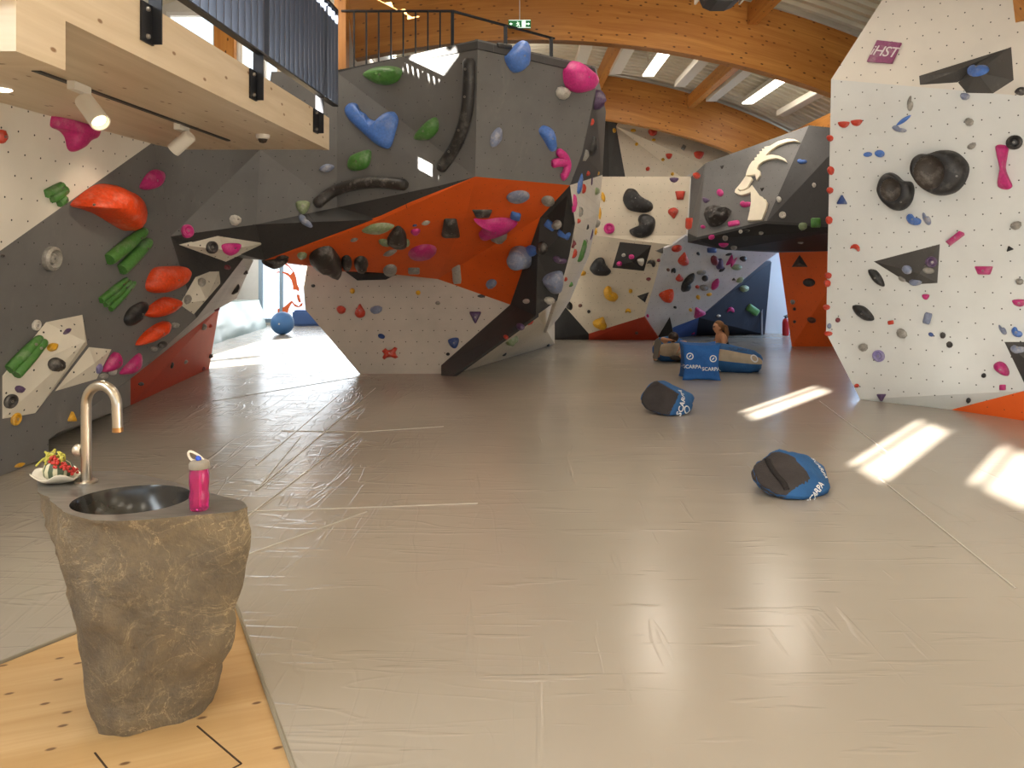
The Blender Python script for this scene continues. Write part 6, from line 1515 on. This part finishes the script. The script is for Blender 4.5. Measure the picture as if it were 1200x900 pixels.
# upright blue cube
c = FL(819.5, 443); M = rotm(-6, 0, 0)
o, tr = pillow('floor_beanbag', c, (.50, .42, .50), M, [LBLUE], {(a, s_): 0 for a in range(3) for s_ in (-1, 1)}, 'square all-blue beanbag standing upright in front of the two people', .24, corner=.16, seed=9, cut=.02)
ctr = Vector((c.x, c.y, .25)); fn = M.to_3x3() @ -Y_
for sx, dz in ((-.13, .0), (.135, -.03)):
    face_text(o, tr, 'SCARPA', M, ctr+fn*.25+(M.to_3x3() @ X_)*sx+Vector((0, 0, -.06+dz)), X_, Z_, .07)
    face_logo(o, tr, M, ctr+fn*.25+(M.to_3x3() @ X_)*(sx-(.03 if sx < 0 else -.03))+Vector((0, 0, .09+dz)), X_, Z_, .05)
def sack(c, axis, length, prof, mats, panels, label, flat=.8, seed=0, nseg=48, phase=0.0):
    """slumped beanbag sewn of tapering panels: lathe along an axis, alternating cloth colours"""
    ax = axis.normalized(); u, v = frame_of(ax); bm = bmesh.new(); rings = []
    for t, r in prof:
        rg = []
        for j in range(nseg):
            a = 2*math.pi*j/nseg
            p = ax*(length*t)+u*(r*math.cos(a))+v*(r*math.sin(a))
            p += p.normalized()*noise.fractal(p*7+Vector((seed, 0, 0)), 1, 2, 3)*.018 if r > .02 else Vector()
            rg.append(bm.verts.new(p))
        rings.append(rg)
    for a, b_ in zip(rings, rings[1:]):
        for j in range(nseg):
            f = bm.faces.new((a[j], a[(j+1) % nseg], b_[(j+1) % nseg], b_[j]))
            f.material_index = panels[int((j/nseg+phase) % 1*len(panels)) % len(panels)]
    for rg in (rings[0], rings[-1]): bm.faces.new(rg)
    lo = min(v_.co.z for v_ in bm.verts); hi = max(v_.co.z for v_ in bm.verts)
    for v_ in bm.verts: v_.co.z = max(0, (v_.co.z-lo)/(hi-lo)*1.12-.12)*(hi-lo)*flat
    bmesh.ops.translate(bm, verts=bm.verts, vec=Vector((c.x, c.y, 0))); bmesh.ops.recalc_face_normals(bm, faces=bm.faces)
    o = empty('floor_beanbag', Vector((c.x, c.y, 0)), label, 'beanbag', 'beanbags and cushions on the mats'); tree = BVHTree.FromBMesh(bm)
    fin('fabric_cover', bm, mats, o, True); return o, tree
PR = [(0, .10), (.03, .17), (.12, .235), (.3, .265), (.5, .24), (.7, .17), (.88, .09), (1.0, .03)]
c = FL(772, 424)
o, tr = sack(c+Vector((-.05, .15, 0)), Vector((1, .15, .0)), .80, PR, [BLUEF, TANF], [1, 0, 1, 0, 1, 0], 'left blue and sand beanbag with a person lying behind it', .78, 3, phase=.0833)
c = FL(880, 440)
PR2 = [(0, .10), (.04, .17), (.15, .24), (.35, .27), (.55, .30), (.75, .31), (.9, .26), (1.0, .15)]
o, tr = sack(c+Vector((.28, .35, 0)), Vector((-1, .35, .12)), .92, PR2, [BLUEF, TANF], [0, 1, 0, 1, 0, 0, 0, 1], 'right blue and sand beanbag with lettering, in front of the sitting woman', .68, 11)
n_ = Vector((-.1, -.8, .6)).normalized(); uu_ = Vector((1, -.1, .0)).normalized(); vv_ = n_.cross(uu_).normalized()
ctr = Vector((c.x, c.y+.35, .3))
t = text('printed_lettering', 'SCARPA', ctr+n_*.4+uu_*-.05+vv_*.02, uu_, vv_, .10, NAVYP, o, 0); drape(t, tr, n_)
bm = bmesh.new(); oc_ = ctr+n_*.4+uu_*.13+vv_*-.14; N_ = 24
for (r0, r1) in ((.06, .042),):
    a_ = [bm.verts.new(oc_+uu_*(r0*math.cos(2*math.pi*i/N_))+vv_*(r0*math.sin(2*math.pi*i/N_))) for i in range(N_)]
    b_ = [bm.verts.new(oc_+uu_*(r1*math.cos(2*math.pi*i/N_))+vv_*(r1*math.sin(2*math.pi*i/N_))) for i in range(N_)]
    for i in range(N_): bm.faces.new((a_[i], a_[(i+1) % N_], b_[(i+1) % N_], b_[i]))
t = fin('printed_emblem', bm, PRINT, o, recalc=False); drape(t, tr, n_)

# ================================================================ people
SKIN = mat_plain('skin', '#b98563', .55, noise_amt=.08); HAIRB = mat_fabric('hair_light_brown', '#7a5433', .55); HAIRD = mat_fabric('hair_dark_brown', '#33231a', .5)
TANK = mat_fabric('tank_top_black', '#26262b'); SHOE = mat_plain('shoe_sole_grey', '#5e5750', .8); PANT = mat_fabric('trousers_sand', '#a08f78'); SHORT = mat_fabric('shorts_dark', '#2d2b2e')
def skinned(verts, edges, radii, root=0, sub=2):
    me = bpy.data.meshes.new('tmp'); me.from_pydata([tuple(v) for v in verts], edges, [])
    o = bpy.data.objects.new('tmp', me); COL.objects.link(o)
    o.modifiers.new('s', 'SKIN'); 
    for i, r in enumerate(radii): me.skin_vertices[0].data[i].radius = (r, r) if not isinstance(r, tuple) else r
    me.skin_vertices[0].data[root].use_root = True
    o.modifiers[0].use_smooth_shade = True
    sd = o.modifiers.new('d', 'SUBSURF'); sd.levels = sub; sd.render_levels = sub
    dg = bpy.context.evaluated_depsgraph_get(); out = bpy.data.meshes.new_from_object(o.evaluated_get(dg))
    bpy.data.objects.remove(o); return out
def remesh(me, vox):
    o = bpy.data.objects.new('tmp', me); COL.objects.link(o)
    r = o.modifiers.new('r', 'REMESH'); r.mode = 'VOXEL'; r.voxel_size = vox; r.use_smooth_shade = True
    s_ = o.modifiers.new('sm', 'SMOOTH'); s_.iterations = 3; s_.factor = .5
    dg = bpy.context.evaluated_depsgraph_get(); out = bpy.data.meshes.new_from_object(o.evaluated_get(dg)); bpy.data.objects.remove(o)
    for p in out.polygons: p.use_smooth = True
    return out
def head_bm(bm, c, fwd, up, h):
    """head of height h with brow, nose, lips, chin and ears, looking along fwd"""
    up = (up-fwd*up.dot(fwd)).normalized(); rt = fwd.cross(up).normalized()
    t = bmesh.new(); bmesh.ops.create_uvsphere(t, u_segments=28, v_segments=22, radius=1)
    for v in t.verts:
        x, y, z = v.co
        w_ = .36*(1-.12*max(0, -z)) ; X = x*w_; Yf = y*.42; Zz = z*.5
        if z < 0: X *= 1-.28*(-z)**1.5; Yf *= 1-.12*(-z)
        if y > 0:
            Yf *= .93
            if abs(x) < .22 and -.38 < z < .12: Yf += .10*(1-abs(x)/.22)*(1-abs(z+.22)/.34 if z < .12 else 0)
            if abs(x) < .3 and -.62 < z < -.45: Yf += .025
            if abs(x) < .35 and z < -.72: Yf += .06
            if .12 < abs(x) < .5 and 0 < z < .18: Yf -= .03
        if abs(x) > .9 and abs(y) < .35 and -.3 < z < .15: X += .06*(1 if x > 0 else -1)
        v.co = c+rt*(X*h)+fwd*(Yf*h)+up*(Zz*h)
    me = bpy.data.meshes.new('h'); t.to_mesh(me); t.free(); bm.from_mesh(me); bpy.data.meshes.remove(me)
    return rt, up
def hand(V, E, R, wrist_i, d, side, s_=1.0, curl=.5, palm_n=None):
    """palm and five fingers rooted at a wrist vertex; d = hand direction, side = towards the thumb"""
    d = d.normalized(); side = (side-d*side.dot(d)).normalized(); pn = palm_n or d.cross(side)
    w0 = Vector(V[wrist_i]); V.append(w0+d*.045*s_); E.append((wrist_i, len(V)-1)); R.append(.030*s_); p0 = len(V)-1
    for k, (off, ln) in enumerate(((.028, .068), (.010, .078), (-.009, .072), (-.026, .056))):
        b_ = w0+d*.085*s_+side*off*s_; V.append(b_); R.append(.0105*s_); E.append((p0, len(V)-1))
        V.append(b_+(d*(1-curl*.3)+pn*curl*.4).normalized()*ln*.5*s_); R.append(.009*s_); E.append((len(V)-2, len(V)-1))
        V.append(V[-1]+(d*(1-curl)+pn*curl).normalized()*ln*.5*s_); R.append(.0075*s_); E.append((len(V)-2, len(V)-1))
    b_ = w0+d*.03*s_+side*.03*s_; V.append(b_); R.append(.012*s_); E.append((p0, len(V)-1))
    V.append(b_+(d*.7+side*.6).normalized()*.04*s_); R.append(.010*s_); E.append((len(V)-2, len(V)-1))
    V.append(V[-1]+(d*.9+side*.2+pn*.3).normalized()*.03*s_); R.append(.008*s_); E.append((len(V)-2, len(V)-1))
def build_body(V, E, R, head, parent, vox=.011):
    me = skinned(V, E, R); bm = bmesh.new(); bm.from_mesh(me)
    c, fwd, up, h = head; rt, up = head_bm(bm, c, fwd, up, h)
    m2 = bpy.data.meshes.new('b'); bm.to_mesh(m2); bm.free()
    out = remesh(m2, vox); out.name = 'body'; out.transform(Matrix.Translation(-parent.location)); out.materials.clear()
    return link('body', out, SKIN, parent), rt, up
def cloth(name, V, E, R, m, parent, vox=.013):
    me = remesh(skinned(V, E, R), vox); me.name = name; me.transform(Matrix.Translation(-parent.location)); me.materials.clear()
    return link(name, me, m, parent)
Vv = Vector
# --- woman sitting, seen in profile facing left
wo = empty('person', Vv((3.46, 12.75, 0)), 'woman with a ponytail in a dark top sitting behind the right beanbag, facing left', 'person')
hd = Vv((3.395, 12.66, .615))
V = [Vv((3.50,12.78,.13)), Vv((3.50,12.76,.26)), Vv((3.475,12.72,.385)), Vv((3.445,12.69,.475)), Vv((3.42,12.67,.545)),
     Vv((3.465,12.54,.455)), Vv((3.43,12.45,.28)), Vv((3.27,12.42,.19)), Vv((3.465,12.86,.455)), Vv((3.40,12.95,.29)), Vv((3.24,12.92,.24)),
     Vv((3.45,12.66,.12)), Vv((3.10,12.58,.30)), Vv((2.98,12.36,.13)), Vv((3.45,12.90,.12)), Vv((3.08,12.98,.30)), Vv((2.80,12.88,.08))]
E = [(0,1),(1,2),(2,3),(3,4),(3,5),(5,6),(6,7),(3,8),(8,9),(9,10),(0,11),(11,12),(12,13),(0,14),(14,15),(15,16)]
R = [.12,.10,.115,.075,.047,.05,.037,.026,.05,.037,.026,.085,.055,.036,.085,.055,.036]
hand(V, E, R, 7, Vv((-1,.05,-.1)), Vv((0,.6,.8)), .9, .5, Vv((0,0,-1))); hand(V, E, R, 10, Vv((-1,-.05,-.1)), Vv((0,-.6,.8)), .9, .5, Vv((0,0,-1)))
body, rt, up = build_body(V, E, R, (hd, Vv((-1, -.12, -.02)).normalized(), Vv((0, 0, 1)), .205), wo)
cloth('tank_top', [Vv((3.50,12.78,.12)), Vv((3.50,12.76,.26)), Vv((3.485,12.72,.40)), Vv((3.485,12.64,.465)), Vv((3.485,12.79,.465))], [(0,1),(1,2),(2,3),(2,4)], [.155,.134,.150,.068,.068], TANK, wo)
cloth('trousers', [Vv((3.5,12.78,.125)), Vv((3.45,12.66,.115)), Vv((3.10,12.58,.30)), Vv((3.0,12.39,.16)), Vv((3.45,12.90,.115)), Vv((3.08,12.98,.30)), Vv((2.83,12.89,.11))], [(0,1),(1,2),(2,3),(0,4),(4,5),(5,6)], [.128,.095,.066,.05,.095,.066,.05], PANT, wo)
for a_, t_ in ((Vv((2.98,12.36,.13)), Vv((2.99,12.20,.29))), (Vv((2.80,12.88,.08)), Vv((2.64,12.86,.10)))):
    cloth('shoe', [a_+Vv((.03, .03, -.02)), a_+(t_-a_)*.5, t_], [(0,1),(1,2)], [.05,.05,.042], mat_plain('shoe_dark', '#3a322b', .7), wo)
bm = bmesh.new(); bmesh.ops.create_uvsphere(bm, u_segments=24, v_segments=16, radius=1)
for v_ in list(bm.verts):
    if v_.co.x < -.45 and v_.co.z < .55 or v_.co.z < -.72: v_.co *= .8
for v_ in bm.verts: v_.co = hd+Vv((.016+v_.co.x*.092, v_.co.y*.083, .018+v_.co.z*.098))
tube(bm, [hd+Vv((.085,0,.03)), hd+Vv((.125,0,.01)), hd+Vv((.145,-.005,-.08)), hd+Vv((.135,-.01,-.19)), hd+Vv((.125,-.01,-.27))], [.025,.037,.040,.032,.008], 12)
me = bpy.data.meshes.new('hair'); bm.to_mesh(me); bm.free(); me = remesh(me, .009); me.transform(Matrix.Translation(-wo.location)); me.materials.clear(); link('hair', me, HAIRB, wo)
for s_ in (-1, 1):
    bm = bmesh.new(); bmesh.ops.create_uvsphere(bm, u_segments=10, v_segments=8, radius=.011); bmesh.ops.translate(bm, verts=bm.verts, vec=hd+Vv((-.073, s_*.034-.006, .012))); fin('eye', bm, mat_plain('eye_dark', '#1d1512', .3), wo, True)
# --- person lying on the left beanbag, head towards us, one shoe sole up
ly = empty('person', Vv((2.55, 12.95, 0)), 'dark haired person lying behind the left beanbag with one grey shoe sole turned to us', 'person')
hd2 = Vv((2.72, 12.94, .42))
V = [Vv((2.86,13.44,0.14)), Vv((2.84,13.32,0.19)), Vv((2.79,13.20,0.25)), Vv((2.74,13.10,0.31)), Vv((2.71,13.02,0.34)),
     Vv((2.64,13.10,0.31)), Vv((2.52,12.92,0.40)), Vv((2.61,12.86,0.39)), Vv((2.86,13.14,0.30)), Vv((2.92,12.90,0.34)), Vv((2.81,12.75,0.29)),
     Vv((2.78,13.48,0.13)), Vv((2.52,13.22,0.22)), Vv((2.36,12.68,0.08)), Vv((2.95,13.48,0.13)), Vv((2.66,13.27,0.24)), Vv((2.46,13.02,0.09))]
E2 = [(0,1),(1,2),(2,3),(3,4),(3,5),(5,6),(6,7),(3,8),(8,9),(9,10),(0,11),(11,12),(12,13),(0,14),(14,15),(15,16)]
R2 = [.13,.11,.12,.08,.05,.052,.038,.028,.052,.038,.028,.09,.058,.038,.09,.058,.038]
hand(V, E2, R2, 7, Vv((1,.1,-.1)), Vv((0,-1,.2)), .95, .4, Vv((0,0,-1)))
hand(V, E2, R2, 10, Vv((-.5,-.2,-.6)), Vv((0,-1,.3)), .95, .5, Vv((0,.6,-.6)))
build_body(V, E2, R2, (hd2, Vv((.1, .75, .65)).normalized(), Vv((.1, -.6, .75)), .21), ly)
cloth('t_shirt', [Vv((2.86,13.42,0.15)), Vv((2.84,13.32,0.19)), Vv((2.79,13.20,0.25)), Vv((2.75,13.12,0.30)), Vv((2.66,13.10,0.31)), Vv((2.84,13.15,0.30))], [(0,1),(1,2),(2,3),(3,4),(3,5)], [.13,.12,.13,.09,.065,.065], TANK, ly)
cloth('shorts', [Vv((2.86,13.44,0.14)), Vv((2.78,13.48,0.13)), Vv((2.60,13.30,0.20)), Vv((2.95,13.48,0.13)), Vv((2.74,13.34,0.21))], [(0,1),(1,2),(0,3),(3,4)], [.138,.1,.075,.1,.075], SHORT, ly)
bm = bmesh.new(); bmesh.ops.create_uvsphere(bm, u_segments=20, v_segments=14, radius=1)
for v_ in bm.verts: v_.co = hd2+Vv((-.005+v_.co.x*.088, -.03+v_.co.y*.085, .012+v_.co.z*.088))
me = bpy.data.meshes.new('hair'); bm.to_mesh(me); bm.free(); me.transform(Matrix.Translation(-ly.location)); 
for p in me.polygons: p.use_smooth = True
link('hair', me, HAIRD, ly)
# upright shoe, sole towards us
sc_ = P(770, 409, 12.28); u = Vv((.16, 0, 1)).normalized(); w_ = Vv((1, 0, -.16)).normalized(); bm = bmesh.new()
prof = catmull([w_*x*.001+u*z*.001 for x, z in ((0, 165), (42, 145), (55, 90), (44, 10), (36, -60), (42, -120), (28, -160), (-26, -160), (-42, -120), (-38, -50), (-52, 40), (-50, 110), (-30, 155))], 3, True)
a_ = [bm.verts.new(sc_+p) for p in prof]; b_ = [bm.verts.new(sc_+p*1.02+Vv((0, .035, 0))) for p in prof]; c_ = [bm.verts.new(sc_+p*.7+Vv((0, .10, 0))) for p in prof]
bm.faces.new(a_)
for q, r_ in ((a_, b_), (b_, c_)):
    for i in range(len(prof)): f = bm.faces.new((q[i], q[(i+1) % len(prof)], r_[(i+1) % len(prof)], r_[i])); f.material_index = int(q is b_)
bm.faces.new(c_).material_index = 1
fin('shoe', bm, [SHOE, mat_plain('shoe_upper_maroon', '#5a2a24', .7)], ly, False)
